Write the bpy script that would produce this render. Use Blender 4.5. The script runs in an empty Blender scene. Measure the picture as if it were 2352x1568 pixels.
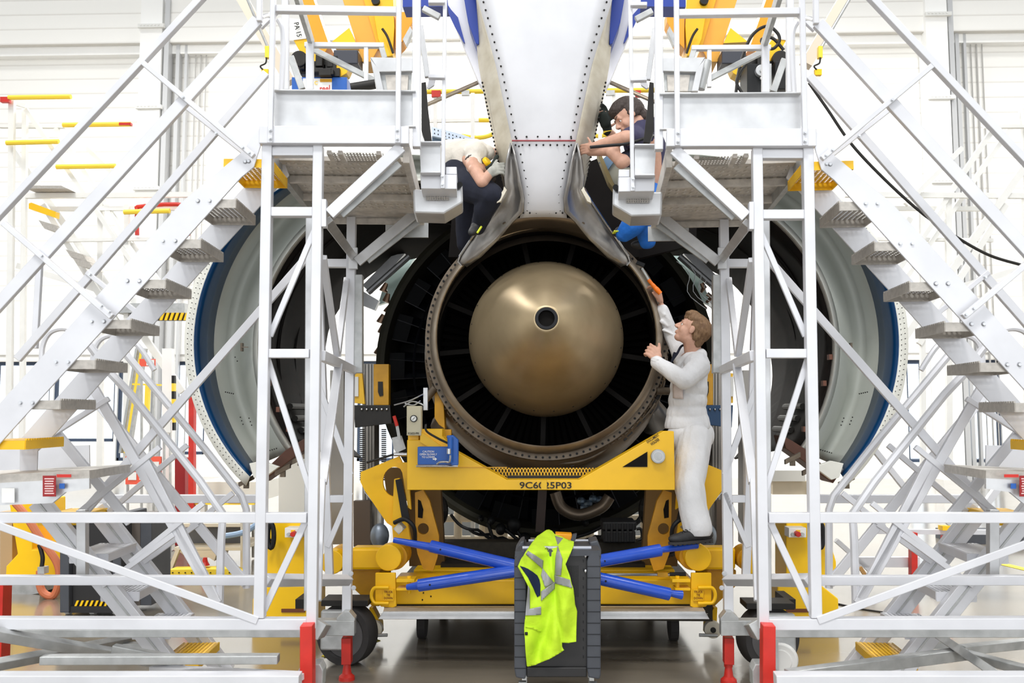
import bpy, bmesh, math, random
from mathutils import Vector, Matrix, noise
random.seed(7)
sc = bpy.context.scene
COL = sc.collection
PI = math.pi
# ------------------------------------------------------------------ camera
F = 2040.0; CX, CY = 1176.0, 784.0; HOR = 950.0; AXU = 1246.0; EYE = 1.70
YAW = math.atan((AXU - CX) / F)
TILT = math.atan((HOR - CY) / F)
cam_d = bpy.data.cameras.new('camera'); cam = bpy.data.objects.new('camera', cam_d); COL.objects.link(cam)
cam.location = (0, 0, EYE)
cam.rotation_euler = (PI / 2 + TILT, 0, YAW)
cam_d.sensor_width = 36; cam_d.lens = 36 * F / 2352
cam_d.clip_end = 200
cam_d.dof.use_dof = True; cam_d.dof.focus_distance = 6.6; cam_d.dof.aperture_fstop = 4.5
sc.camera = cam
CR = cam.rotation_euler.to_matrix()
# ------------------------------------------------------------------ light
world = bpy.data.worlds.new('world'); sc.world = world; world.use_nodes = True
bg = world.node_tree.nodes['Background']; bg.inputs[0].default_value = (0.93, 0.965, 1.0, 1); bg.inputs[1].default_value = 0.78
def area(x, y, z, sx, sy, e, rx=0, rz=0, col=(1, .985, .96)):
    l = bpy.data.lights.new('hall_or_key_lamp', 'AREA'); l.shape = 'RECTANGLE'; l.size = sx; l.size_y = sy; l.energy = e; l.color = col
    o = bpy.data.objects.new('hall_or_key_lamp', l); COL.objects.link(o); o.location = (x, y, z); o.rotation_euler = (rx, 0, rz); return o
for (x, y, e) in ((-7, 3, 600), (7, 3, 600), (0, -5, 1000), (-9, 14, 1900), (9, 14, 1900), (0, 20, 1800)):
    area(x, y, 13.0, 5, 2, e)
area(0, -15, 5.0, 26, 9, 2200, math.radians(80), 0, (.95, .98, 1))   # added front key, unseen behind the photographer, to brighten the front faces
sun = bpy.data.lights.new('daylight', 'SUN'); sun.energy = 1.1; sun.angle = math.radians(8); sun.color = (1, .98, .94)
suno = bpy.data.objects.new('daylight', sun); COL.objects.link(suno); suno.rotation_euler = (math.radians(38), math.radians(-14), 0)
sc.view_settings.view_transform = 'Standard'; sc.view_settings.look = 'None'; sc.view_settings.gamma = 1.0
sc.view_settings.use_curve_mapping = False
sc.view_settings.exposure = -0.27
# ------------------------------------------------------------------ pixels to places
def ray(u, v):
    return CR @ Vector(((u - CX) / F, -(v - CY) / F, -1.0))
CAMP = Vector((0, 0, EYE))
class Fr:
    """a plane family: ey is its depth axis, d the distance from the camera along it"""
    def __init__(s, vpu=AXU, M=None):
        r = ray(vpu, HOR); r.z = 0; s.ey = r.normalized(); s.ex = Vector((s.ey.y, -s.ey.x, 0)); s.M = M
    def pt(s, u, v, d):
        if s.M is not None: u = 2 * s.M - u
        r = ray(u, v); return CAMP + r * (d / r.dot(s.ey))
W = Fr()
def P(u, v, d): return W.pt(u, v, d)
# ------------------------------------------------------------------ materials
def lin(c):
    return tuple(((x / 255) / 12.92 if x / 255 <= .04045 else ((x / 255 + .055) / 1.055) ** 2.4) for x in c) + (1,)
MATS = {}
def mat(name, col, rough=.5, metal=0., var=0., scale=8., bump=0., col2=None, stretch=None, emit=0., coat=0., spec=.5, bd=.01):
    m = bpy.data.materials.new(name); m.use_nodes = True; nt = m.node_tree; b = nt.nodes['Principled BSDF']
    c1 = lin(col); b.inputs['Base Color'].default_value = c1
    b.inputs['Roughness'].default_value = rough; b.inputs['Metallic'].default_value = metal
    b.inputs['Specular IOR Level'].default_value = spec
    if coat: b.inputs['Coat Weight'].default_value = coat
    if emit: b.inputs['Emission Color'].default_value = c1; b.inputs['Emission Strength'].default_value = emit
    if var or bump:
        tc = nt.nodes.new('ShaderNodeTexCoord'); mp = nt.nodes.new('ShaderNodeMapping'); nz = nt.nodes.new('ShaderNodeTexNoise')
        nz.inputs['Scale'].default_value = scale; nz.inputs['Detail'].default_value = 6
        if stretch: mp.inputs['Scale'].default_value = stretch
        nt.links.new(tc.outputs['Object'], mp.inputs[0]); nt.links.new(mp.outputs[0], nz.inputs['Vector'])
        if var:
            c2 = lin(col2) if col2 else tuple(x * (1 - var) for x in c1[:3]) + (1,)
            rp = nt.nodes.new('ShaderNodeValToRGB'); rp.color_ramp.elements[0].position = .35; rp.color_ramp.elements[1].position = .7
            rp.color_ramp.elements[0].color = c1; rp.color_ramp.elements[1].color = tuple(c1[i] * (1 - var) + c2[i] * var for i in range(3)) + (1,) if col2 else c2
            nt.links.new(nz.outputs[0], rp.inputs[0]); nt.links.new(rp.outputs[0], b.inputs['Base Color'])
        if bump:
            bp = nt.nodes.new('ShaderNodeBump'); bp.inputs['Strength'].default_value = bump; bp.inputs['Distance'].default_value = bd
            nt.links.new(nz.outputs[0], bp.inputs['Height']); nt.links.new(bp.outputs[0], b.inputs['Normal'])
    MATS[name] = m; return m
alu = mat('white_aluminium', (216, 217, 222), .4, .2, .1, 5, .03)
alu2 = mat('satin_aluminium', (203, 204, 206), .36, .55, .18, 9, .05)
galv = mat('galvanised_steel', (188, 190, 190), .45, .55, .25, 14, .06)
under = mat('dimpled_sheet', (212, 206, 198), .45, .2, .3, 22, .25)
grip = mat('tread_sheet', (186, 181, 174), .45, .3, .2, 40, .1)
yel = mat('yellow_paint', (246, 192, 6), .38, 0, .12, 4, .03)
yel2 = mat('bright_yellow_paint', (250, 200, 0), .42, 0, .06, 3)
yrail = mat('yellow_rail_paint', (245, 212, 60), .5)
oran = mat('orange_yellow_paint', (243, 160, 10), .45, 0, .1, 6)
blue = mat('blue_paint', (24, 74, 190), .3, 0, .15, 6)
bluebox = mat('blue_box_paint', (26, 92, 178), .4, 0, .08, 8)
cowlblue = mat('cowl_blue', (0, 60, 106), .3, .1, .2, 3)
cowlgrey = mat('cowl_grey', (168, 172, 164), .42, .1, .22, 2.5, .02, (196, 200, 198))
cowlwhite = mat('cowl_white', (222, 222, 214), .45, 0, .1, 6)
red = mat('red_paint', (205, 40, 28), .45, 0, .2, 10)
dkred = mat('dark_red', (150, 22, 26), .5)
black = mat('black_plastic', (26, 27, 29), .5, 0, .1, 20, spec=.3)
dark = mat('dark_metal', (40, 38, 36), .5, .4, .3, 10, .1)
navy = mat('navy_cloth', (26, 30, 46), .9, 0, .2, 30, .1)
tee = mat('navy_tee', (62, 60, 88), .9, 0, .15, 20, .08)
rubber = mat('rubber', (52, 50, 50), .75, 0, .2, 10)
wheelgrey = mat('wheel_grey', (98, 96, 97), .65, .1, .2, 6)
white = mat('white_paint', (235, 235, 232), .5, 0, .05, 5)
cream = mat('cream_panel', (218, 212, 196), .45, .05, .45, 5, .02, (176, 164, 138), (1, 1, 3))
chrome = mat('chrome', (190, 190, 190), .2, 1)
# ------------------------------------------------------------------ mesh collector
class MB:
    def __init__(s): s.v = []; s.f = []
    def add(s, vs, fs):
        n = len(s.v); s.v += [Vector(p) for p in vs]; s.f += [tuple(i + n for i in f) for f in fs]; return s
    def obox(s, c, ax, ay, az):
        c = Vector(c); vs = [c + ax * i + ay * j + az * k for i in (-1, 1) for j in (-1, 1) for k in (-1, 1)]
        return s.add(vs, [(0, 1, 3, 2), (4, 6, 7, 5), (0, 4, 5, 1), (2, 3, 7, 6), (0, 2, 6, 4), (1, 5, 7, 3)])
    def box(s, c, sx, sy, sz, fr=None):
        ex, ey = (fr.ex, fr.ey) if fr else (Vector((1, 0, 0)), Vector((0, 1, 0)))
        return s.obox(c, ex * sx / 2, ey * sy / 2, Vector((0, 0, sz / 2)))
    def bar(s, p, q, w, t, n):
        p, q = Vector(p), Vector(q); d = (q - p); L = d.length; d.normalize(); n = Vector(n); n = (n - d * n.dot(d)).normalized(); sd = d.cross(n)
        return s.obox((p + q) / 2, d * L / 2, sd * w / 2, n * t / 2)
    def tube(s, pts, r, n=10, cap=True):
        pts = [Vector(p) for p in pts]; rs = r if isinstance(r, (list, tuple)) else [r] * len(pts); base = len(s.v); prev = None
        for i, p in enumerate(pts):
            d = (pts[min(i + 1, len(pts) - 1)] - pts[max(i - 1, 0)]).normalized()
            a = prev if prev is not None else (Vector((0, 0, 1)) if abs(d.z) < .9 else Vector((1, 0, 0)))
            a = (a - d * a.dot(d)).normalized(); prev = a; b = d.cross(a)
            for k in range(n):
                t = 2 * PI * k / n; s.v.append(p + (a * math.cos(t) + b * math.sin(t)) * rs[i])
        for i in range(len(pts) - 1):
            for k in range(n):
                s.f.append((base + i * n + k, base + i * n + (k + 1) % n, base + (i + 1) * n + (k + 1) % n, base + (i + 1) * n + k))
        if cap:
            s.f.append(tuple(base + k for k in range(n))[::-1]); s.f.append(tuple(base + (len(pts) - 1) * n + k for k in range(n)))
        return s
    def disc(s, c, ax, r, t, n=24):
        ax = Vector(ax).normalized(); c = Vector(c); return s.tube([c - ax * t / 2, c + ax * t / 2], r, n)
    def lathe(s, prof, o, ax, n=48, a0=0, a1=2 * PI, closed=False):
        """prof: (along, radius)"""
        o = Vector(o); ax = Vector(ax).normalized(); a = Vector((1, 0, 0)); a = (a - ax * a.dot(ax)).normalized(); b = a.cross(ax) * -1
        if b.z < 0: b = -b
        full = abs(a1 - a0 - 2 * PI) < 1e-6; m = n if full else n + 1; base = len(s.v)
        for (y, r) in prof:
            for k in range(m):
                t = a0 + (a1 - a0) * k / n; s.v.append(o + ax * y + (a * math.cos(t) + b * math.sin(t)) * r)
        P_ = len(prof)
        for i in range(P_ if closed else P_ - 1):
            j = (i + 1) % P_
            for k in range(n):
                k2 = (k + 1) % m; s.f.append((base + i * m + k, base + i * m + k2, base + j * m + k2, base + j * m + k))
        return s
    def prism(s, pts, vec):
        pts = [Vector(p) for p in pts]; n = len(pts); vec = Vector(vec)
        s.add(pts + [p + vec for p in pts], [tuple(range(n)), tuple(range(2 * n - 1, n - 1, -1))] + [(i, (i + 1) % n, (i + 1) % n + n, i + n) for i in range(n)]); return s
    def loft(s, rows, close=False):
        base = len(s.v); m = len(rows[0])
        for r in rows: s.v += [Vector(p) for p in r]
        for i in range(len(rows) - 1):
            for k in range(m if close else m - 1):
                s.f.append((base + i * m + k, base + i * m + (k + 1) % m, base + (i + 1) * m + (k + 1) % m, base + (i + 1) * m + k))
        return s
    def sph(s, c, r, n=10, m=7, M=None):
        c = Vector(c); rv = Vector(r) if isinstance(r, (tuple, list)) else Vector((r, r, r)); rows = []
        for i in range(m + 1):
            th = PI * i / m
            rows.append([c + ((M or Matrix.Identity(3)) @ Vector((rv.x * math.sin(th) * math.cos(2 * PI * k / n), rv.y * math.sin(th) * math.sin(2 * PI * k / n), rv.z * math.cos(th)))) for k in range(n)])
        return s.loft(rows, True)
    def dot(s, c, ax, r, n=8):
        c = Vector(c); ax = Vector(ax).normalized(); a = ax.orthogonal().normalized(); b = ax.cross(a)
        return s.add([c + (a * math.cos(2 * PI * k / n) + b * math.sin(2 * PI * k / n)) * r for k in range(n)], [tuple(range(n))])
    def perf(s, o, ux, uy, nx, ny, t, h=.34):
        """sheet with round holes; o corner, ux/uy full edge vectors, t thickness vector"""
        o = Vector(o); ux = Vector(ux); uy = Vector(uy); a = ux / nx; b = uy / ny
        for i in range(nx):
            for j in range(ny):
                c = o + a * (i + .5) + b * (j + .5)
                out = [c + a * x + b * y for x, y in ((.5, 0), (.5, .5), (0, .5), (-.5, .5), (-.5, 0), (-.5, -.5), (0, -.5), (.5, -.5))]
                inn = [c + a * h * math.cos(PI * k / 4) + b * h * math.sin(PI * k / 4) for k in range(8)]
                s.add(out + inn, [(k, (k + 1) % 8, 8 + (k + 1) % 8, 8 + k) for k in range(8)])
                s.add([p + Vector(t) for p in out + inn], [(k, (k + 1) % 8, 8 + (k + 1) % 8, 8 + k) for k in range(8)])
        return s
    # pixel helpers
    def pbar(s, fr, u0, v0, u1, v1, d, w, t=.04, d1=None):
        d1 = d if d1 is None else d1
        return s.bar(fr.pt(u0, v0, d), fr.pt(u1, v1, d1), w * (d + d1) / 2 / F, t, fr.ey)
    def prect(s, fr, u0, v0, u1, v1, d, t=.04):
        return s.ppoly(fr, [(u0, v0), (u1, v0), (u1, v1), (u0, v1)], d, t)
    def ppoly(s, fr, pts, d, t=.04):
        return s.prism([fr.pt(u, v, d) for u, v in pts], fr.ey * t)
    def pdisc(s, fr, u, v, d, r, t=.04, n=28):
        c = fr.pt(u, v, d) + fr.ey * t / 2; return s.disc(c, fr.ey, r * d / F, t, n)
    def build(s, name, m, parent=None, bev=0, smooth=False, solid=0, recalc=True, extra=None):
        nf = len(s.f)
        if extra: s.add(extra[0].v, extra[0].f)
        me = bpy.data.meshes.new(name); off = BASE.get(parent.name, Vector()) if parent else (sum(s.v, Vector()) / max(1, len(s.v)))
        if not parent: off = Vector((off.x, off.y, min(p.z for p in s.v)))
        me.from_pydata([tuple(p - off) for p in s.v], [], s.f)
        if extra:
            for i, p in enumerate(me.polygons): p.material_index = 1 if i >= nf else 0
        bm = bmesh.new(); bm.from_mesh(me); bmesh.ops.remove_doubles(bm, verts=bm.verts, dist=1e-5)
        if recalc: bmesh.ops.recalc_face_normals(bm, faces=bm.faces)
        bm.to_mesh(me); bm.free()
        me.materials.append(m)
        if extra: me.materials.append(extra[1])
        o = bpy.data.objects.new(name, me); COL.objects.link(o)
        BASE[o.name] = off
        if parent: o.parent = parent
        else: o.location = off
        if smooth:
            for p in me.polygons: p.use_smooth = True
            if smooth != 2: me.set_sharp_from_angle(angle=math.radians(35))
        if solid: q = o.modifiers.new('thickness', 'SOLIDIFY'); q.thickness = solid; q.offset = 0
        if bev: q = o.modifiers.new('bevel', 'BEVEL'); q.width = bev; q.segments = 2; q.limit_method = 'ANGLE'; q.angle_limit = math.radians(50)
        return o
BASE = {}
def thing(name, label, cat, base, group=None):
    o = bpy.data.objects.new(name, None); COL.objects.link(o); o.location = base; o.empty_display_size = .2
    BASE[o.name] = Vector(base); tag(o, label, cat, group); return o
def tag(o, label, cat, group=None, kind=None):
    if label: o['label'] = label
    if cat: o['category'] = cat
    if group: o['group'] = group
    if kind: o['kind'] = kind
    return o
def struct(o): o['kind'] = 'structure'; return o
def q(name, m, parent, fn, *a, bev=0, smooth=False, solid=0, **k):
    """one-call part: q('leg', alu, t, 'pbar', fr, ...)"""
    mb = MB(); getattr(mb, fn)(*a, **k); return mb.build(name, m, parent, bev=bev, smooth=smooth, solid=solid)
def text(body, fr, u, v, d, hpx, m, parent, rot=0., wpx=None, name='lettering'):
    cu = bpy.data.curves.new(name, 'FONT'); cu.body = body; cu.align_x = 'CENTER'; cu.align_y = 'CENTER'; cu.extrude = .0006; cu.offset = .014; cu.resolution_u = 3
    lines = body.count('\n') + 1
    tmp = bpy.data.objects.new('tmp', cu); COL.objects.link(tmp); bpy.context.view_layer.update()
    me = bpy.data.meshes.new_from_object(tmp.evaluated_get(bpy.context.evaluated_depsgraph_get())); bpy.data.objects.remove(tmp)
    xs = [w.co.x for w in me.vertices]; ys = [w.co.y for w in me.vertices]; h = max(ys) - min(ys); wd = max(xs) - min(xs)
    cx = (max(xs) + min(xs)) / 2; cy = (max(ys) + min(ys)) / 2
    sy = hpx * d / F / h; sx = sy if wpx is None else wpx * d / F / wd
    c = fr.pt(u, v, d); off = BASE.get(parent.name, Vector()); cr, sr = math.cos(rot), math.sin(rot); up = Vector((0, 0, 1))
    for w in me.vertices:
        x, y = (w.co.x - cx) * sx, (w.co.y - cy) * sy; x, y = x * cr - y * sr, x * sr + y * cr
        w.co = c + fr.ex * x + up * y - fr.ey * w.co.z - off
    me.materials.clear(); me.materials.append(m); o = bpy.data.objects.new(name, me); COL.objects.link(o); o.parent = parent; BASE[o.name] = off; return o
def smoothpts(pts, n=6):
    pts = [Vector(p) for p in pts]; out = []
    for i in range(len(pts) - 1):
        p0, p1, p2, p3 = pts[max(i - 1, 0)], pts[i], pts[i + 1], pts[min(i + 2, len(pts) - 1)]
        for k in range(n):
            t = k / n; out.append(.5 * ((2 * p1) + (p2 - p0) * t + (2 * p0 - 5 * p1 + 4 * p2 - p3) * t * t + (3 * p1 - p0 - 3 * p2 + p3) * t ** 3))
    out.append(pts[-1]); return out
def floorpt(p): return Vector((p.x, p.y, 0))
# ================================================================== the hall
def ribbed(name, c1, c2, step, thick=.06):
    m = bpy.data.materials.new(name); m.use_nodes = True; nt = m.node_tree; b = nt.nodes['Principled BSDF']; b.inputs['Roughness'].default_value = .55
    tc = nt.nodes.new('ShaderNodeTexCoord'); sp = nt.nodes.new('ShaderNodeSeparateXYZ'); nt.links.new(tc.outputs['Object'], sp.inputs[0])
    mu = nt.nodes.new('ShaderNodeMath'); mu.operation = 'DIVIDE'; mu.inputs[1].default_value = step; nt.links.new(sp.outputs[2], mu.inputs[0])
    fr = nt.nodes.new('ShaderNodeMath'); fr.operation = 'FRACT'; nt.links.new(mu.outputs[0], fr.inputs[0])
    rp = nt.nodes.new('ShaderNodeValToRGB'); e = rp.color_ramp.elements; e[0].position = 0; e[0].color = lin(c2); e[1].position = thick; e[1].color = lin(c1)
    nt.links.new(fr.outputs[0], rp.inputs[0]); nt.links.new(rp.outputs[0], b.inputs['Base Color'])
    bp = nt.nodes.new('ShaderNodeBump'); bp.inputs['Strength'].default_value = .3; bp.inputs['Distance'].default_value = .03
    nt.links.new(rp.outputs[0], bp.inputs['Height']); nt.links.new(bp.outputs[0], b.inputs['Normal']); return m
wallm = ribbed('wall_cladding', (243, 242, 238), (214, 211, 205), .42, .12)
wallp = mat('wall_plain', (246, 246, 244), .6)
YW = 24.0
def sbox(name, x0, x1, y0, y1, z0, z1, m):
    return struct(MB().box(((x0 + x1) / 2, (y0 + y1) / 2, (z0 + z1) / 2), x1 - x0, y1 - y0, z1 - z0).build(name, m))
# floor
fm = bpy.data.materials.new('polished_concrete'); fm.use_nodes = True; nt = fm.node_tree; b = nt.nodes['Principled BSDF']
tc = nt.nodes.new('ShaderNodeTexCoord'); n1 = nt.nodes.new('ShaderNodeTexNoise'); n1.inputs['Scale'].default_value = .9; n1.inputs['Detail'].default_value = 9
mp = nt.nodes.new('ShaderNodeMapping'); mp.inputs['Scale'].default_value = (.5, 1.6, 1)
nt.links.new(tc.outputs['Object'], mp.inputs[0]); nt.links.new(mp.outputs[0], n1.inputs['Vector'])
rp = nt.nodes.new('ShaderNodeValToRGB'); rp.color_ramp.elements[0].position = .3; rp.color_ramp.elements[1].position = .75
rp.color_ramp.elements[0].color = lin((104, 99, 91)); rp.color_ramp.elements[1].color = lin((146, 136, 120)); nt.links.new(n1.outputs[0], rp.inputs[0]); nt.links.new(rp.outputs[0], b.inputs['Base Color'])
r2 = nt.nodes.new('ShaderNodeMapRange'); r2.inputs[3].default_value = .12; r2.inputs[4].default_value = .26; nt.links.new(n1.outputs[0], r2.inputs[0]); nt.links.new(r2.outputs[0], b.inputs['Roughness'])
b.inputs['Coat Weight'].default_value = .5; b.inputs['Coat Roughness'].default_value = .12
sbox('floor', -22, 22, -8, YW + .3, -.2, 0, fm)
# rear wall: lower strip with the window bays, main cladding, upper ledge
px = lambda u: P(u, HOR, YW).x
pz = lambda v: P(1246, v, YW).z
zl, zt = pz(100), pz(-80)
zw = pz(828)
winL = (px(-120), px(640)); winR = (px(1935), px(2520))
bays = [(px(-140), px(112), pz(1015)), (px(120), px(262), pz(1015)), (px(268), px(385), pz(1060)), (px(400), px(470), pz(1045)), (px(820), px(905), pz(1060)), (px(2085), px(2125), pz(1060)), (px(2165), px(2215), pz(1060)), (px(2225), px(2300), pz(1060))]
struct(MB().box((0, YW + .15, (zw + zl) / 2), 44, .3, zl - zw).build('wall_rear', wallm))
sbox('trim_1', -22, 22, YW - .42, YW + .3, zl, zt + 2, wallm)
sbox('trim_2', -22, 22, YW - .25, YW, zl - .25, zl, wallp)
xs = -22
seg = MB()
for (a, b_, s) in sorted(bays):
    seg.box(((xs + a) / 2, YW + .15, zw / 2), a - xs, .3, zw); xs = b_
    seg.box(((a + b_) / 2, YW + .15, s / 2), b_ - a, .3, s)
seg.box(((xs + 22) / 2, YW + .15, zw / 2), 22 - xs, .3, zw)
struct(seg.build('wall_lower', wallp))
frm = mat('window_frame_blue', (52, 66, 88), .5); sky = mat('daylight_outside', (240, 247, 255), .6, emit=1.25)
glass = bpy.data.materials.new('glass'); glass.use_nodes = True; gb = glass.node_tree.nodes['Principled BSDF']; gb.inputs['Transmission Weight'].default_value = 1; gb.inputs['Roughness'].default_value = .02; gb.inputs['IOR'].default_value = 1.05
for i, (a, b_, s) in enumerate(sorted(bays)):
    w = MB().box(((a + b_) / 2, YW + .12, zw - .05), b_ - a, .1, .1)
    w.box(((a + b_) / 2, YW + .12, s + .04), b_ - a, .1, .08)
    w.box((a + .03, YW + .12, (s + zw) / 2), .06, .1, zw - s); w.box((b_ - .03, YW + .12, (s + zw) / 2), .06, .1, zw - s)
    if b_ - a > 2: w.box((a * .5 + b_ * .5 + .0, YW + .12, (s + zw) / 2), .07, .1, zw - s)
    o = struct(w.build('window_%d' % (i + 1), frm)); g = MB().box(((a + b_) / 2, YW + .14, (s + zw) / 2), b_ - a - .1, .01, zw - s - .1).build('pane', glass, o)
sbox('wall_left', -22.3, -22, -8, YW + .3, 0, 14, wallp); sbox('wall_right', 22, 22.3, -8, YW + .3, 0, 14, wallp)
sbox('trim_3', -22, 22, YW - .06, YW, pz(812), pz(722), wallp)
struct(MB().box((0, YW + 11.5, 6), 70, .1, 14).build('sky_backdrop', sky))
yard = MB().box((0, YW + 6, -.12), 60, 11, .2).build('ground', mat('pale_yard', (225, 228, 230), .8)); struct(yard)
# columns with their tie plates, pipes beside them
def column(u, g, lab, sd=1):
    t = thing('wall_column', lab, 'column', floorpt(P(u + 28, 900, YW - .5)), g)
    x0, x1 = px(u), px(u + 50)
    MB().box(((x0 + x1) / 2, YW - .3, 6.6), x1 - x0, .5, 13.2).build('shaft', wallp, t)
    mb = MB().box((x1 + .12, YW - .35, 6.6), .13, .3, 13.2); mb.box((x1 + .36, YW - .2, 6.6), .1, .2, 13.2); mb.box((x1 + .58, YW - .2, 6.6), .07, .12, 13.2)
    mb.build('service_duct', mat('duct_grey', (202, 203, 204), .4, .3), t)
    for v in (68, 252, 437, 618):
        z = pz(v); m = MB().box(((x0 + x1) / 2 + .03, YW - .6, z), x1 - x0 + .12, .1, .1)
        for k in range(6): m.box((x0 + (x1 - x0) * (k + .5) / 6, YW - .655, z + .01), .05, .02, .03)
        m.build('tie_plate', mat('plate_white', (225, 225, 222), .5), t)
    m = MB()
    for k, dx in enumerate((.8, .95, 1.1)): m.tube([(x1 + dx, YW - .12, .2), (x1 + dx, YW - .12, 13)], .018 + .008 * (k == 1), 6)
    m.build('conduit', mat('conduit_grey', (180, 178, 175), .5, .2), t)
column(313, None, 'white wall column with grey ducts, behind the left staircase')
column(2140, None, 'white wall column with pale ducts, behind the right staircase')
# yellow tape square and patches painted on the floor
tape = mat('floor_tape', (236, 214, 60), .6)
def floor_at(u, v):
    r = ray(u, v); return CAMP + r * (-EYE / r.z)
def strip(pts, w, z=.003):
    m = MB()
    for a, b_ in zip(pts, pts[1:]):
        a = floor_at(*a); b_ = floor_at(*b_); a.z = b_.z = z; m.bar(a, b_, w, .002, (0, 0, 1))
    return m
tag(strip([(760, 1508), (745, 1508), (770, 1487), (870, 1470), (852, 1475), (815, 1508), (745, 1508)], .045).build('floor_marking', tape), 'yellow tape outline stuck on the floor beside left stand wheel', 'floor marking')
tag(strip([(2290, 1292), (2400, 1318)], .12).build('floor_marking', tape), 'yellow painted line on the floor at the far right edge', 'floor marking')
# ================================================================== the engine
inner = mat('scorched_metal', (22, 19, 17), .75, .2, .4, 6, .1, spec=.2)
bronze = mat('heat_tinted_titanium', (186, 167, 134), .42, .72, .4, 3.2, .02, (138, 120, 90), (1, 1, 1))
lip = mat('nozzle_lip_metal', (172, 160, 144), .38, .75, .5, 5, .03, (104, 88, 72))
shell = mat('core_shell_metal', (128, 114, 98), .42, .6, .5, 4, .05, (70, 60, 50))
flange_m = mat('flange_metal', (120, 108, 94), .5, .6, .4, 12, .1)
fanblack = mat('fan_case_black', (12, 13, 16), .5, .1, .3, 8, .05, spec=.3)
vane_m = mat('guide_vane', (38, 40, 46), .35, .4, .2, 5)
caseolive = mat('case_rim_olive', (48, 46, 34), .6, .2, .3, 10)
A0 = P(1254, 770, 6.8); TA = .042; AX = Vector((0, math.cos(TA), -math.sin(TA))); UP = Vector((0, math.sin(TA), math.cos(TA))); EX = Vector((1, 0, 0))
def E(y, r, a): return A0 + AX * y + (EX * math.cos(a) + UP * math.sin(a)) * r
eng = thing('jet_engine', 'large jet engine seen from behind with brown exhaust cone and black fan case', 'jet engine', floorpt(A0 + AX * 1.5))
pts = [(-.80, .066), (-.868, .07), (-.875, .078), (-.86, .095), (-.80, .15), (-.72, .21), (-.6, .29), (-.45, .38), (-.3, .455), (-.15, .52), (0, .573), (.1, .6), (.2, .612), (.32, .612), (.5, .6), (.9, .58)]
sc_ = MB()
for k in range(24):
    a = 2 * PI * k / 24 + .1; sc_.sph(E(.03, .578, a), .0085, 6, 4)
cone = MB().lathe(pts, A0, AX, 96).build('exhaust_cone', bronze, eng, smooth=2, extra=(sc_, dark))
tip = MB().lathe([(-.885, .055), (-.885, .074), (-.87, .08), (-.8, .074), (-.8, .055)], A0, AX, 48, closed=True).build('vent_ring', mat('vent_ring_dark', (28, 28, 30), .35, .8), cone, smooth=True)
BASE[tip.name] = BASE[cone.name]
MB().lathe([(-.84, 0.001), (-.84, .068)], A0, AX, 32).build('vent_hole', inner, cone)
# nozzle
MB().lathe([(0, .842), (-.008, .85), (.004, .868), (.03, .888), (.06, .902), (.12, .905), (.12, .885), (.3, .89), (.3, .87), (.02, .84)], A0, AX, 120, closed=True).build('nozzle_lip', lip, eng, smooth=True)
MB().lathe([(.0, .84), (.4, .872), (1.1, .93), (1.5, .93)], A0, AX, 72).build('nozzle_liner', inner, eng, smooth=True)
bm_ = MB()
for k in range(110):
    a = 2 * PI * k / 110
    if .9 < a < 2.3: continue
    bm_.disc(E(.157, .931, a), AX, .0095, .008, 8)
fl = MB().lathe([(.16, .885), (.16, .952), (.19, .957), (.22, .952), (.22, .885)], A0, AX, 120, closed=True).build('bolted_flange', flange_m, eng, smooth=True, extra=(bm_, fanblack))
sca = MB()
for k in range(44):
    a = PI * 1.06 + PI * .92 * k / 43; sca.tube([E(.2, .93, a - .03), E(.24, .968, a - .018), E(.24, .968, a + .018), E(.2, .93, a + .03)], .009, 6)
sca.build('scalloped_bracket', flange_m, eng)
MB().lathe([(.2, .87), (.26, .93), (.36, .97), (.5, 1.0), (.8, 1.035), (1.1, 1.045), (1.5, 1.04), (1.9, .99), (2.3, .95)], A0 - UP * .08, AX, 96).build('core_shell', shell, eng, smooth=2)
for k, a in enumerate((3.95, 4.18, 4.85, 5.3, 5.55, 3.7)):
    MB().tube([E(.42, .945, a), E(.44, 1.0, a), E(.47, 1.01, a), E(.5, .96, a)], .016, 8).build('drain_boss', lip, eng, smooth=True)
for k, (r, y, a0, a1, rr) in enumerate(((.985, .26, 4.1, 5.75, .011), (1.0, .31, 4.3, 5.95, .009), (.975, .33, 4.55, 6.05, .012), (1.01, .38, 4.0, 5.2, .008))):
    pp = [E(y + .02 * math.sin(9 * t + k), r + .012 * math.sin(14 * t + k * 2), a0 + (a1 - a0) * t) for t in [i / 40 for i in range(41)]]
    MB().tube(pp, rr, 7).build('fluid_line', flange_m, eng, smooth=True)
cl = MB()
for k in range(26):
    a = 4.5 + 1.55 * k / 25 + random.uniform(-.02, .02); r = .965 + random.uniform(0, .05); c = E(.3, r, a)
    cl.obox(c, (EX * math.cos(a) + UP * math.sin(a)) * .012, (EX * -math.sin(a) + UP * math.cos(a)) * random.uniform(.008, .028), AX * .03)
cl.build('line_clamps', dark, eng)
for (a, L) in ((3.56, .13), (5.83, .12)):
    MB().tube([E(.17, .95, a), E(.2, 1.06, a + .05)], .03, 12).build('side_fitting', flange_m, eng, smooth=True)
MB().tube([E(.75, .95, 3.75), E(.95, 1.1, 3.8), E(1.5, 1.15, 3.8)], [.10, .13, .1], 14).build('bleed_duct', shell, eng, smooth=True)
MB().tube([E(.6, .98, 5.75), E(.9, 1.12, 5.72), E(1.4, 1.15, 5.7)], [.09, .12, .1], 14).build('bleed_duct', mat('duct_steel', (130, 130, 132), .35, .7), eng, smooth=True)
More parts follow.
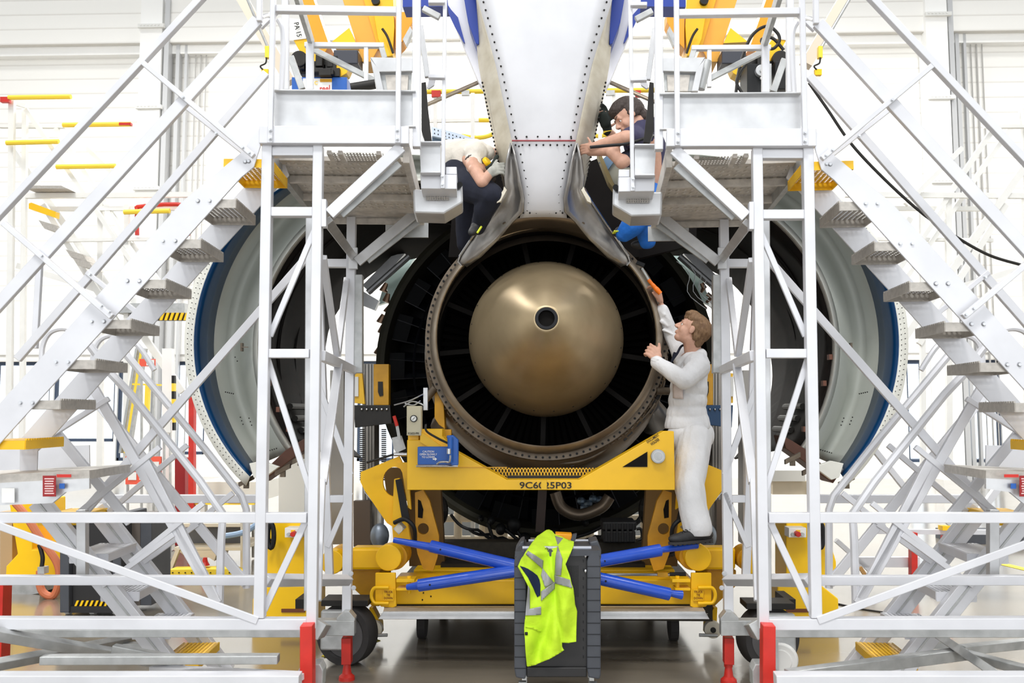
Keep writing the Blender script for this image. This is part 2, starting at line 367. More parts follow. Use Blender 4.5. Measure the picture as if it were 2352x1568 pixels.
# turbine struts and blades in the exhaust
for k in range(13):
    a = 2 * PI * k / 13 + .33; d = EX * math.cos(a) + UP * math.sin(a); n = d.cross(AX)
    MB().obox(A0 + AX * .75 + d * .76, d * .19, n * .02, AX * .2).build('exhaust_strut', mat('strut_metal', (27, 24, 22), .7, .2, spec=.2) if k == 0 else MATS['strut_metal'], eng)
bl = MB()
for k in range(84):
    a = 2 * PI * k / 84; d = EX * math.cos(a) + UP * math.sin(a); n = (d.cross(AX) + AX * .5).normalized()
    bl.obox(A0 + AX * 1.1 + d * .76, d * .18, n * .018, AX.cross(n) * .002 + AX * .004)
bl.build('turbine_blades', inner, eng)
MB().lathe([(1.3, .3), (1.3, 1.0)], A0, AX, 48).build('turbine_disc', inner, eng)
# fan case
MB().lathe([(2.3, 1.66), (2.28, 1.7), (2.3, 1.745), (2.5, 1.76), (3.4, 1.76), (3.4, 1.62), (2.5, 1.62)], A0, AX, 96, closed=True).build('fan_case', caseolive, eng, smooth=True)
MB().lathe([(2.9, .9), (3.0, 1.65)], A0, AX, 64).build('fan_backing', fanblack, eng)
MB().lathe([(1.2, 1.0), (2.1, 1.08), (2.8, 1.1)], A0, AX, 64).build('inner_duct_wall', fanblack, eng, smooth=2)
for k in range(48):
    a = 2 * PI * k / 48 + .05; d = EX * math.cos(a) + UP * math.sin(a); n = (d.cross(AX) + AX * .35).normalized()
    MB().obox(A0 + AX * 2.6 + d * 1.36, d * .29, n * .004, AX.cross(n).cross(n) * 0 + (AX + n * -.35).normalized() * .17).build('guide_vane', vane_m, eng)
MB().lathe([(2.42, 1.36), (2.40, 1.372), (2.42, 1.384)], A0, AX, 72).build('vane_ring', vane_m, eng)
pn = MB()
for k in range(24):
    a = 2 * PI * k / 24; d = EX * math.cos(a) + UP * math.sin(a); n = d.cross(AX)
    pn.obox(A0 + AX * 2.45 + d * 1.56, d * .09, n * .14, AX * .006)
pn.build('acoustic_panels', mat('acoustic_blue_black', (6, 7, 9), .65, 0, spec=.12), eng)
# harness hanging under the case and wiring at its sides
for k in range(9):
    a0 = 4.15 + .13 * k; pp = [E(2.3 + .03 * math.sin(k * 3 + t * 8), 1.79 + .05 * abs(math.sin(6 * t + k)) + .015 * k % 3 * .01, a0 + .35 * t) for t in [i / 12 for i in range(13)]]
    MB().tube(pp, .016, 6).build('wiring_harness', black, eng, smooth=True)
for (u, v, w) in ((1105, 1190, 7), (1128, 1195, 9), (1150, 1215, 12), (1180, 1205, 16), (1345, 1200, 8), (1205, 1238, 14), (1275, 1225, 14)):
    MB().sph(P(u, v, 9.0), (w * .0044, .06, w * .005), 10, 7).build('harness_plug', black, eng, smooth=True)
for k, pl in enumerate(([(1120, 1200), (1132, 1235), (1139, 1250)], [(1160, 1215), (1190, 1240), (1215, 1262)], [(1185, 1215), (1205, 1245), (1225, 1255)], [(1320, 1225), (1290, 1240), (1270, 1262)], [(1400, 1200), (1350, 1225), (1300, 1238)])):
    MB().tube(smoothpts([P(u, v, 9.0) for u, v in pl]), .018, 7).build('wiring_harness', black, eng, smooth=True)
MB().tube(smoothpts([P(1275, 1130, 8.4), P(1290, 1165, 8.4), P(1330, 1182, 8.4), P(1380, 1165, 8.4), P(1400, 1140, 8.4)]), .055, 12).build('oil_pipe', shell, eng, smooth=True)
for k, (u, v) in enumerate(((1335, 1150), (1350, 1156), (1378, 1148), (1342, 1165), (1362, 1145))):
    MB().sph(P(u, v, 8.7), (.045, .04, .04), 7, 5).build('foil_wrap', mat('foil', (120, 140, 160), .3, .7, .4, 30, .5) if k == 0 else MATS['foil'], eng)
MB().pbar(W, 1246, 1125, 1240, 1220, 8.2, 20, .08).build('drain_mast', mat('mast_brown', (62, 48, 42), .5, .3), eng)
for k in range(14):   # left and right fan-case fittings
    sd = -1 if k % 2 else 1; v = 650 + 24 * (k // 2); u = 1254 + sd * (372 + 10 * math.sin(k) - abs(v - 800) * .12)
    MB().tube([P(u + sd * 4, v, 9.3), P(u + sd * (9 + 3 * (k % 3)), v + 9 + 6 * (k % 2), 9.3), P(u + sd * 3, v + 20, 9.35)], [.022, .03 + .01 * (k % 2), .016], 8).build('case_fitting', mat('fitting_bronze', (150, 120, 96), .4, .5) if k == 0 else MATS['fitting_bronze'], eng, smooth=True)
for k in range(5):
    pp = [P(1254 + 300 + 22 * k + 60 * t + 14 * math.sin(7 * t + k), 600 + 14 * k + 110 * t, 9.0) for t in [i / 8 for i in range(9)]]
    MB().tube(pp, .0045, 6).build('case_wiring', galv, eng, smooth=True)
# ================================================================== open cowl halves
blanket = mat('thermal_blanket', (9, 7, 6), .75, .0, .5, 3.5, .35, (34, 21, 16), (1, 1, 2), spec=.12)
brownp = mat('cowl_edge_brown', (86, 52, 38), .6, .1, .3, 9, .1)
def cowl(M, lab):
    fr = Fr(AXU, M); base = fr.pt(866, 1000, 7.4); t = thing('engine_cowl', lab, 'engine cowl', Vector((base.x, base.y, P(0, 1105, 7.2).z)), None)
    def arc(cx, cy, r, d, a0, a1, n=46, ry=None):
        return [fr.pt(cx + r * math.cos(math.radians(a0 + (a1 - a0) * k / n)), cy - (ry or r) * math.sin(math.radians(a0 + (a1 - a0) * k / n)), d) for k in range(n + 1)]
    S = [arc(869, 790, 444, 7.6, 95, 226), arc(868, 790, 443, 7.08, 95, 227), arc(868, 790, 423, 7.02, 95, 226)]
    dots = MB()
    for (r, kk) in ((437, 74), (428, 72)):
        for k in range(kk):
            a = math.radians(110 + 115 * k / kk); c = fr.pt(868 + r * math.cos(a), 790 - r * math.sin(a), 7.03); dots.dot(c - fr.ey * .004, fr.ey, .0036)
    MB().loft(S).build('outer_skin', cowlwhite, t, smooth=True, solid=.012, extra=(dots, dark))
    B = [arc(868, 790, 423, 7.02, 95, 226), arc(886, 791, 427, 7.1, 97, 224), arc(905, 793, 432, 7.25, 98, 222), arc(930, 795, 440, 7.45, 100, 218)]
    MB().loft(B).build('blue_band', cowlblue, t, smooth=2, solid=.01)
    G = [arc(930, 795, 440, 7.45, 60, 218), arc(948, 796, 430, 7.75, 60, 218), arc(965, 798, 412, 7.75, 60, 217.5), arc(975, 800, 394, 7.5, 55, 217)]
    MB().loft(G).build('duct_skin', cowlgrey, t, smooth=2, solid=.01)
    R = [arc(975, 800, 394, 7.5, 55, 217), arc(977, 800, 386, 7.44, 55, 217), arc(979, 801, 380, 7.5, 55, 217)]
    MB().loft(R).build('edge_seal', cowlwhite, t, smooth=True, solid=.008)
    N = [arc(979, 801, 381, 7.49, 55, 217), arc(984, 806, 366, 7.9, 50, 218), arc(988, 812, 350, 8.25, 46, 219), arc(990, 818, 335, 8.6, 40, 220), arc(998, 835, 300, 9.4, 36, 224), arc(1006, 852, 268, 10.1, 34, 228)]
    rows = []
    for i_, r_ in enumerate(N): rows.append([p + Vector((noise.noise(p * 2.2), noise.noise(p * 2.2 + Vector((5, 5, 5))), noise.noise(p * 2.2 + Vector((9, 0, 3))))) * (.045 if i_ else 0) for p in r_])
    MB().loft(rows).build('thermal_lining', blanket, t, smooth=2, solid=.02)
    for k, (dd, rr, oo) in enumerate(((7.75, 374, 3), (8.3, 348, 8), (9.0, 316, 14))):
        MB().tube(arc(981 + oo * .8, 803 + oo * 1.8, rr, dd, 50, 214, 40), .014, 6).build('blanket_seam', dark, t, smooth=True)
    # split edge at the bottom with latches
    MB().ppoly(fr, [(588, 1098), (655, 1034), (690, 1012), (712, 1000), (705, 1030), (660, 1062), (622, 1092), (596, 1110)], 7.42, .3).build('split_beam', brownp, t, bev=.006)
    MB().ppoly(fr, [(572, 1064), (600, 1058), (640, 1072), (600, 1102), (582, 1096)], 7.0, .05).build('corner_fairing', cowlwhite, t, bev=.004)
    for (u, v, a) in ((566, 1104, .6), (690, 1052, .5), (650, 1078, .55)):
        m = MB(); c = fr.pt(u, v, 7.2); m.obox(c, fr.ex * .06 + Vector((0, 0, .03)), Vector((0, 0, .018)), fr.ey * .02); m.obox(c + Vector((0, 0, -.03)), fr.ex * .02, Vector((0, 0, .03)), fr.ey * .012); m.build('latch', flange_m, t)
    for (v, u) in ((730, 592), (820, 596), (880, 610), (940, 632), (985, 655)):
        c = fr.pt(u + 8, v, 7.5); MB().obox(c, fr.ex * .014, Vector((0, 0, .022)), fr.ey * .03).build('hinge_lug', mat('lug_orange_brown', (104, 62, 44), .5, .2) if 'lug_orange_brown' not in MATS else MATS['lug_orange_brown'], t)
    for (u, v, n, dx, dy) in ((518, 900, 5, 4.5, 1), (552, 958, 3, 3, 8), (572, 960, 3, 3, 8), (600, 1040, 8, 5, -1.5), (540, 820, 2, 5, 9)):
        m = MB()
        for k in range(n): m.sph(fr.pt(u + dx * k, v + dy * k, 7.42), .006, 6, 4)
        m.build('fastener_row', dark, t)
    m = MB(); m.obox(fr.pt(556, 797, 7.45), fr.ex * .008, Vector((0, 0, .035)), fr.ey * .02); m.obox(fr.pt(562, 797, 7.42), fr.ex * .03, Vector((0, 0, .004)), fr.ey * .004); m.build('hold_open_fitting', flange_m, t)
    # inner translating hardware seen inside the half
    for (a, ln) in ((205, .5), (200, .4), (210, .35)):
        c = arc(990, 815, 345, 8.2, a, a + 5, 1); m = MB().tube([c[0], c[0] + Vector((0, .6, .0))], .03, 8); m.build('actuator_rod', dark, t, smooth=True)
    return t
cowl(None, 'open left engine cowl half with blue band and scorched lining')
cowl(1255, 'open right engine cowl half with blue band and scorched lining')
# support rods of the cowls
for M, lab in ((None, 'thin grey hold-open rod left of the pylon'), (1250, 'thin grey hold-open rod right of the pylon')):
    fr = Fr(AXU, M); t = MB(); t.tube([fr.pt(980, 242, 6.4), fr.pt(1102, 189, 6.6)], .012, 8); t.tube([fr.pt(981, 237, 6.42), fr.pt(1102, 184, 6.62)], .006, 8)
    tag(t.build('hold_open_rod', lip, smooth=True), lab, 'rod')
# ================================================================== pylon fairing over the exhaust
pyw = mat('pylon_white', (228, 229, 234), .42, .12, .1, 3, .02); skirt_m = mat('heat_shield_steel', (182, 180, 178), .3, .85, .5, 7, .05, (88, 84, 82), (1, 1, .25)); pyred = mat('sealant_red', (150, 60, 66), .5)
pblue = mat('livery_blue', (0, 50, 150), .35)
pyl = thing('pylon_fairing', 'white riveted tail fairing narrowing down onto the top of exhaust nozzle', 'aircraft fairing', P(1248, 505, 6.55))
PL = [(-60, 1083, 1415, 6.02), (0, 1098, 1406, 6.06), (150, 1139, 1359, 6.16), (323, 1176, 1322, 6.3), (418, 1197, 1303, 6.38), (453, 1203, 1294, 6.42), (480, 1199, 1299, 6.47), (500, 1194, 1302, 6.52)]
PANEL = True
rows = [[P(a + (b_ - a) * k / 8, v + (3 * math.cos((k - 4) / 4 * PI / 2) * -1 if i == 7 else 0), d - .03 * math.cos((k - 4) / 4 * PI / 2)) for k in range(9)] for i, (v, a, b_, d) in enumerate(PL)]
MB().tube([P(1176 + (146) * k / 8, 323, 6.28 - .03 * math.cos((k - 4) / 4 * PI / 2)) for k in range(9)], .006, 6).build('seal_line', pyred, pyl)
rv = MB()
def edge(v, side):
    for (v0, a0, b0, d0), (v1, a1, b1, d1) in zip(PL, PL[1:]):
        if v0 <= v <= v1:
            t = (v - v0) / (v1 - v0); return (a0 + (a1 - a0) * t if side < 0 else b0 + (b1 - b0) * t), d0 + (d1 - d0) * t
for sd in (-1, 1):
    for k in range(27):
        v = 5 + k * 18.4; u, d = edge(v, sd); rv.dot(P(u - sd * (11 if v < 320 else 13), v, d - .012), W.ey, .0065)
for k in range(9): rv.dot(P(1184 + 16 * k, 333, 6.27), W.ey, .0065)
for k in range(6): rv.dot(P(1184 + 25.5 * k, 314, 6.26), W.ey, .0065)
for k in range(7): rv.dot(P(1202 + 15 * k, 489, 6.47), W.ey, .0065)
MB().loft(rows).build('belly_panel', pyw, pyl, smooth=True, solid=.012, extra=(rv, dark))
for M in (None, 1249.5):
    fr = Fr(AXU, M)
    Sd = [((1072, -60, 6.3), (1083, -60, 6.02)), ((1095, 0, 6.3), (1098, 0, 6.06)), ((1097, 110, 6.35), (1128, 110, 6.13)), ((1101, 150, 6.4), (1139, 150, 6.16)), ((1119, 252, 6.5), (1161, 252, 6.24)), ((1137, 328, 6.58), (1176, 323, 6.3)), ((1150, 392, 6.62), (1192, 400, 6.37)), ((1158, 428, 6.64), (1203, 450, 6.43))]
    sr = MB()
    for k in range(26):
        v = 190 + k * 9; u = 1109 + (v - 190) * .197; sr.dot(fr.pt(u - 1, v, 6.36 + (v - 190) * .0013), fr.ey, .007)
    MB().loft([[fr.pt(*a).lerp(fr.pt(*b_), k / 3) for k in range(4)] for a, b_ in Sd]).build('side_panel', cream, pyl, smooth=True, solid=.012, extra=(sr, dark))
    rws = [((1173, 328, 6.26), (1176, 328, 6.25)), ((1163, 368, 6.3), (1187, 372, 6.28)), ((1158, 405, 6.34), (1195, 415, 6.31)), ((1160, 432, 6.37), (1204, 455, 6.35)), ((1142, 464, 6.46), (1202, 486, 6.42)), ((1106, 517, 6.58), (1178, 510, 6.5)), ((1082, 552, 6.68), (1146, 550, 6.62)), ((1058, 588, 6.72), (1104, 590, 6.68)), ((1054, 600, 6.74), (1086, 602, 6.72)), ((1062, 609, 6.75), (1072, 612, 6.75))]
    MB().loft([[fr.pt(*a).lerp(fr.pt(*b_), k / 5) + fr.ey * (.05 * math.sin(k / 5 * PI) * (1 if i < 6 else -.6)) for k in range(6)] for i, (a, b_) in enumerate(rws)]).build('heat_shield_skirt', skirt_m, pyl, smooth=2, solid=.012)
    MB().tube([fr.pt(u - 2, v, d - .01) for (u, v, d), b_ in rws[3:]], .01, 6).build('skirt_lip', chrome if M is None else chrome, pyl)
    MB().ppoly(fr, [(1158, 428), (1164, 436), (1150, 462), (1141, 466), (1143, 455), (1156, 436)], 6.3, .05).build('seal_plate', cream, pyl)
    # strut root and dark cavity beside the pylon
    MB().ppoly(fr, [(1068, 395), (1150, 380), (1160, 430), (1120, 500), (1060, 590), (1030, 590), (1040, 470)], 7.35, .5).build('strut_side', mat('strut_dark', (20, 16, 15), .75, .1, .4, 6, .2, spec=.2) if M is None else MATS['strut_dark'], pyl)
ar = MB(); a_ = []
for (R_, dx, dd) in ((280, 92, 6.54), (270, 104, 6.64), (256, 114, 6.8), (246, 120, 6.92)):
    a_.append([P(1249 + x, 776 - math.sqrt(R_ * R_ - x * x), dd) for x in [(-dx + 2 * dx * k / 16) for k in range(17)]])
MB().loft(a_).build('heat_shield_arch', shell, pyl, smooth=2, solid=.01)
# wing underside parts behind the pylon, blue livery edge
wing = thing('wing_section', 'blue and white wing root panel behind the pylon top', 'aircraft wing', P(1250, 90, 6.3))
for M in (None, 1250):
    fr = Fr(AXU, M)
    MB().ppoly(fr, [(1056, -60), (1100, -60), (1100, 102), (1093, 100), (1075, 50)], 6.3, .25).build('livery_panel', pblue, wing, bev=.003)
    MB().ppoly(fr, [(1022, -60), (1058, -60), (1076, 50), (1094, 100), (1112, 205), (1100, 190), (1060, 95), (1030, 20)], 6.5, .1).build('fairing_blade', mat('pale_fairing', (214, 214, 220), .35, .2) if M is None else MATS['pale_fairing'], wing, bev=.003)
    MB().ppoly(fr, [(1028, 10), (1036, 22), (1052, 40), (1068, 98), (1064, 96), (1044, 60), (1030, 30)], 6.47, .02).build('blue_stripe', pblue, wing)
    MB().ppoly(fr, [(925, -40), (1046, -40), (1046, 14), (925, 16)], 7.3, .2).build('blue_slat', pblue, wing)
# ================================================================== the two aluminium access platforms with double stairs
boltm = mat('bolt_zinc', (196, 198, 202), .35, .5)
def bolts(fr, pts, d, parent, r=3.2):
    me = None; r *= .85
    for (u, v) in pts:
        c = fr.pt(u, v, d)
        if me is None:
            m = MB(); m.disc(c, fr.ey, r * d / F, .012, 8); m.disc(c + fr.ey * .006, fr.ey, r * 1.6 * d / F, .004, 10); me = m.build('bolt', boltm, parent); c0 = c
        else: o = me.copy(); COL.objects.link(o); o.parent = parent; o.location = c - c0; BASE[o.name] = BASE[me.name]
def tower(side):
    L = side < 0
    fr = Fr(1083, None) if L else Fr(1387, 1235)
    dv = 0 if L else 6
    dF, dR = 4.28, 5.9
    sd = 'left' if L else 'right'
    base = floorpt(fr.pt(705, 1400, dF))
    t = thing('access_platform', 'white aluminium work platform on red feet, %s of the engine' % sd, 'work platform', base, 'aluminium access platforms')
    def B(name, u0, v0, u1, v1, d, w, th=.05, d1=None, m=alu, bev=.003, par=None):
        k = 1 if v0 < 600 else 0; k2 = 1 if v1 < 600 else 0
        return MB().pbar(fr, u0, v0 + dv * k, u1, v1 + dv * k2, d, w, th, d1).build(name, m, par or t, bev=bev)
    # --- main front frame
    B('post', 616, 334, 597, 1417, dF, 23, .06); B('post', 732, 336, 717, 1440, dF, 22, .06)
    for v, x0, x1, w in ((350, 626, 722, 21), (488, 623, 720, 21), (812, 619, 712, 20)): B('crossbar', x0, v, x1, v, dF + .005, w, .05)
    B('long_rail', -140, 1188, 706, 1188, dF + .0, 22, .05)
    B('long_rail', -160, 1331, 606, 1332, dF + .35, 20, .05); B('short_rail', 608, 1332, 800, 1332, dF + .12, 20, .05, dF + 1.1)
    B('base_rail', -160, 1429, 706, 1431, dF, 24, .06); B('base_channel', -160, 1452, 694, 1452, dF + .25, 17, .05, m=galv)
    B('brace', 724, 525, 620, 772, dF + .03, 13, .02); B('brace', 615, 825, 716, 1138, dF + .03, 13, .02)
    B('brace', 703, 1195, 606, 1402, dF + .03, 15, .02)
    B('long_brace', 723, 570, 190, 1180, dF + 1.1, 18, .03, dF + .7)
    B('flat_brace', -40, 1193, 592, 1425, dF - .03, 17, .012)
    # --- side frame towards the rear
    B('rear_post', 808, 500, 797, 1420, dR, 20, .07); B('rear_post', 727, 500, 757, 1320, dR, 17, .06)
    B('side_rail', 738, 816, 812, 850, dF + .05, 20, .04, dR); B('side_strut', 742, 590, 774, 815, dF + .06, 15, .03, dF + .7); B('inner_post', 712, 500, 708, 1400, dF + .3, 16, .05, m=alu2)
    B('side_strut', 797, 640, 775, 815, dR, 14, .03, dF + .75); B('side_strut', 778, 838, 740, 1110, dF + .75, 20, .03, dF + .3); B('side_strut', 740, 1100, 729, 1380, dF + .3, 16, .03, dF + .06)
    B('side_strut', 727, 870, 806, 1090, dR - .02, 13, .03)
    B('side_strut', 752, 1256, 806, 1130, dR - .02, 12, .03)
    B('rear_crossbar', 745, 605, 800, 605, dR, 19, .05)
    B('rear_crossbar', 735, 1145, 795, 1145, dR, 16, .05)
    MB().prect(fr, 811, 630, 832, 856, dR - .02, .09).build('guide_channel', galv, t, bev=.004)
    MB().prect(fr, 800, 568, 821, 617, dR - .08, .03).build('bracket', alu2, t, bev=.002)
    MB().prect(fr, 738, 457 + dv, 749, 520 + dv, dF - .04, .05).build('bracket', alu, t, bev=.002)
    # --- platform deck
    B('deck_beam', 598, 313, 940, 314, dF - .03, 41, .06)
    MB().prect(fr, 630, 209 + dv, 953, 293 + dv, dF + .02, .006).build('kick_plate', alu2, t)
    B('kick_lip', 630, 209, 955, 211, dF + .0, 4, .03, m=alu2); B('kick_lip', 630, 292, 955, 292, dF, 3, .03, m=alu2)
    a = fr.pt(660, 336 + dv, dF + .03); b_ = fr.pt(935, 336 + dv, dF + .03); z = a.z
    def D(u, d):  # point of the deck plane under pixel column u at dF, pushed back to d
        p = fr.pt(u, 336 + dv, dF + .03); p.z = z; return p + fr.ey * (d - dF)
    x0, x1 = 606, 935
    for k, (ua, ub) in enumerate(((742, 768), (783, 858), (873, 900))):
        p = D(ua, dF + .1); MB().perf(p, D(ub, dF + .1) - p, fr.ey * .17, max(3, int((ub - ua) / 7)), 6, (0, 0, .002), .4).build('perforated_deck', grip, t)
    m = MB()
    for i in range(16):
        for j in range(14):
            c = D(x0 + 24 + i * 19.5, dF + .33 + j * .075) + Vector((0, 0, .007)); m.sph(c, (.011, .018, .004), 8, 4)
    dk = MB(); p = D(x0, dF + .27); dk.obox((D(x0, dF + .27) + D(x1, dR)) / 2 + Vector((0, 0, .02)), (D(x1, dF) - D(x0, dF)) / 2, fr.ey * (dR - dF - .27) / 2, Vector((0, 0, .012))); dk.build('deck_sheet', under, t, extra=(m, MATS['dimple'] if 'dimple' in MATS else mat('dimple', (206, 202, 196), .35, .4)))
    for u in (768, 858, 900, 742): B_ = MB(); B_.obox(D(u + 7, dF + .18), (D(10, dF) - D(0, dF)) * .55, fr.ey * .09, Vector((0, 0, .01))); B_.build('deck_rib', under, t)
    for d in (dF + .55, dF + .95, dR - .02): m = MB(); m.obox((D(x0, d) + D(x1, d)) / 2 - Vector((0, 0, .02)), (D(x1, d) - D(x0, d)) / 2, fr.ey * .012, Vector((0, 0, .02))); m.build('deck_joist', under, t, bev=.002)
    for u in (x0, 930): m = MB(); m.obox((D(u, dF) + D(u, dR)) / 2 - Vector((0, 0, .0)), (D(20, dF) - D(0, dF)) * .4, fr.ey * .72, Vector((0, 0, .05))); m.build('side_beam', under if u == 930 else galv, t, bev=.003)
    m = MB(); m.obox(D(880, dR + .02) - Vector((0, 0, .07)), (D(140, dF) - D(0, dF)) * .5, fr.ey * .01, Vector((0, 0, .05))); m.build('rear_plate', galv, t)
    # knee braces under the deck
    B('knee_brace', 922, 338, 757, 492, dF - .02, 27, .03); B('knee_flange', 918, 376, 784, 495, dF + .03, 16, .02, m=galv)
    B('knee_brace', 968, 478, 820, 602, dR - .1, 23, .03, m=alu2); B('knee_flange', 965, 506, 844, 600, dR - .06, 13, .02, m=galv)
    B('knee_brace', 752, 508, 812, 590, dF + .1, 20, .03, dR - .05, m=alu2)
    # --- guard rails
    B('guard_post', 629, -60, 621, 330, dF - .06, 12, .03); B('guard_post', 917, -60, 914, 330, dF - .06, 12, .03)
    B('guard_post', 957, -60, 957, 340, dF + .03, 19, .05); B('guard_post', 656, -60, 656, 208, dF + .9, 16, .04)
    B('top_rail', 634, 22, 912, 26, dF - .04, 16, .04)
    B('rear_rail', 700, 104, 882, 105, dR, 11, .04); B('guard_post', 712, 98, 712, 208, dR - .05, 17, .04); B('guard_post', 841, 108, 841, 195, dR, 10, .03)
    B('rear_diagonal', 716, 112, 860, 185, dR + .1, 13, .03, m=galv); B('rear_diagonal', 676, -30, 716, 100, dF + .8, 20, .03, dR, m=galv); B('rear_diagonal', 668, 130, 694, 205, dR, 15, .03, m=galv)
    B('rear_diagonal', 876, 108, 884, 135, dR, 13, .03, m=galv)
    bolts(fr, [(620, 298 + dv), (620, 317 + dv), (912, 298 + dv), (912, 318 + dv)], dF - .085, t)
    # side ladder gate
    B('gate_post', 1023, -60, 1017, 434, dF + .22, 9.5, .03)
    B('gate_rail', 984, 6, 1022, 6, dF + .2, 9, .04); B('gate_rail', 984, 177, 1022, 178, dF + .2, 9, .04)
    B('gate_strut', 966, 60, 982, 178, dF + .3, 13, .03, m=alu2); B('gate_strut', 972, 20, 1010, 40, dF + .3, 14, .03, m=galv)
    MB().ppoly(fr, [(985, 183), (1000, 183), (997, 195), (985, 203), (980, 200)], dF + .25, .02).build('gusset', alu, t)
    MB().ppoly(fr, [(968, 190), (978, 188), (982, 240), (992, 325), (978, 328), (968, 300)], dF + .5, .08).build('chain_track', dark, t)
    # side step box
    MB().ppoly(fr, [(963, 328 + dv), (1012, 328 + dv), (1012, 398 + dv), (967, 398 + dv)], dF + .22, .02).build('step_panel', alu2, t)
    B('step_lip', 962, 329, 1013, 329, dF + .2, 4, .05); B('step_lip', 966, 398, 1012, 398, dF + .2, 4, .05)
    MB().ppoly(fr, [(965, 400 + dv), (1049, 401 + dv), (1049, 434 + dv), (967, 433 + dv)], dF + .24, .5).build('step_beam', alu, t, bev=.003)
    MB().prect(fr, 1024, 383 + dv, 1049, 400 + dv, dF + .26, .3).build('step_cap', alu, t, bev=.003)
    MB().ppoly(fr, [(948, 434 + dv), (1050, 434 + dv), (1062, 422 + dv), (1063, 465 + dv), (1020, 491 + dv), (950, 489 + dv)], dF + .42, .25).build('step_underframe', alu2, t, bev=.01)
    p = fr.pt(978, 440 + dv, dF + .4); MB().perf(p, fr.pt(1032, 440 + dv, dF + .4) - p, Vector((0, 0, -.045)), 10, 4, fr.ey * .004).build('perforated_step', grip, t)
    MB().tube([fr.pt(1056, 424 + dv, dF + .38), fr.pt(1056, 424 + dv, dF + .7)], .016, 10).build('bumper_tube', black, t)
    bolts(fr, [(1016, 404 + dv), (1016, 423 + dv)], dF + .2, t)
    # aluminium tray standing on the deck (chute)
    m = MB(); m.ppoly(fr, [(850, 131), (948, 133), (948, 163), (872, 165)], dF + .7, .03); m.ppoly(fr, [(850, 133), (872, 165), (882, 209), (866, 209)], dF + .7, .06); m.build('tray_panel', alu2, t, bev=.003)
    m = MB(); m.ppoly(fr, [(872, 165), (946, 165), (943, 209), (878, 209)], dF + .74, .02); m.build('tray_opening', galv, t)
    MB().ppoly(fr, [(885, 172), (938, 172), (936, 209), (890, 209)], dF + .725, .01).build('tray_recess', under, t)
    MB().tube([fr.pt(806, 202, dF + .8), fr.pt(862, 193, dF + .8)] if L else [fr.pt(846, 140, dF + .8), fr.pt(862, 205, dF + .8)], .028, 14).build('roll_tube', dark if L else galv, t, smooth=True)
    # --- feet
    def foot(u, d, v0, v1, vf, w, disc=True):
        m = MB().pbar(fr, u, v0, u, v1, d, w, .09); f = m.build('leveling_foot', red, t, bev=.003)
        p = fr.pt(u, v1, d); q_ = Vector((p.x, p.y, .015)); m = MB().tube([p, Vector((p.x, p.y, .1))], .028, 12); m.tube([Vector((p.x, p.y, .1)), Vector((p.x, p.y, .04)), Vector((p.x, p.y, .022)), Vector((p.x, p.y, .0))], [.022, .03, .05, .052], 18); m.build('foot_pad', red, f, smooth=True)
        BASE[f.name] = BASE[f.name]
    foot(797, dR, 1462, 1522, 1556, 21)
    MB().pbar(fr, 804, 1325, 804, 1410, dR + .12, 8, .05).build('foot_guard', red, t)
    m = MB().pbar(fr, 707, 1432, 707, 1640, dF - .06, 27, .09); f = m.build('leveling_foot', red, t, bev=.003)
    p = fr.pt(707, 1640, dF - .06); MB().tube([p, Vector((p.x, p.y, .04)), Vector((p.x, p.y, 0))], [.03, .035, .055], 16).build('foot_pad', red, f, smooth=True)
    MB().prect(fr, 725, 1425, 814, 1460, dR - .1, .09).build('outrigger_beam', galv, t, bev=.004)
    B('outrigger', 722, 1442, 740, 1442, dF + .1, 34, .08, dR - .1, m=galv)
    MB().ppoly(fr, [(790, 1404), (802, 1404), (815, 1420), (815, 1426), (773, 1426), (773, 1420)], dR - .1, .1).build('post_shoe', galv, t, bev=.003)
    bolts(fr, [(806, 1317), (812, 1350)], dR - .05, t, 4)
    # near base frame
    B('lower_rail', -200, 1562, 690, 1562, dF - .25, 30, .08)
    if L: B('lower_cross', 97, 1514, 640, 1512, dF + .0, 18, .06, m=galv)
    else: B('x_base', 660, 1552, 255, 1500, dF - .05, 24, .06, dF + .35, m=galv); B('x_base', 325, 1452, 165, 1560, dF + .5, 18, .06, dF - .05, m=galv); B('x_base', 262, 1500, 90, 1545, dF + .35, 18, .05, dF - .0, m=galv); B('x_base', 262, 1492, -40, 1462, dF + .4, 18, .05, dF + .9, m=galv)
    if L: B('x_base', -30, 1452, 390, 1524, dF - .1, 22, .05, dF + .5, m=galv); B('x_base', -40, 1532, 330, 1462, dF - .15, 18, .05, dF + .9, m=galv)
    if L: B('x_base', 260, 1490, 420, 1520, dF + .2, 20, .05, m=galv); B('x_base', 350, 1535, 700, 1552, dF + .2, 14, .05, dF - .1)
    MB().prect(fr, 270, 1478, 350, 1490, dF + .7, .05).build('base_plate', galv, t)
    MB().ppoly(fr, [(684, 1540), (694, 1525), (735, 1525), (742, 1540), (740, 1580), (684, 1580)], dF + .05, .1).build('foot_bracket', galv, t, bev=.004)
    # --- caster
    if not L:
        c = fr.pt(674, 1514, dF + .55)
        w = MB().disc(c, fr.ey + fr.ex * .35, .08, .045, 32); w.disc(c, fr.ey + fr.ex * .35, .055, .055, 24); w = w.build('caster_wheel', white, t, bev=.004, smooth=True)
        MB().obox(c + Vector((0, 0, .03)) - fr.ey * .04 - fr.ex * .045, fr.ex * .02, fr.ey * .005, Vector((0, 0, .08))).build('caster_fork', galv, t)
    # --- upper flight: stringers, treads
    dn, df = 4.24, 4.66
    def stringer(pts, d, th=.012, name='stringer'):
        return MB().ppoly(fr, [(u, v + dv) for u, v in pts], d, th).build(name, alu, t, bev=.002)
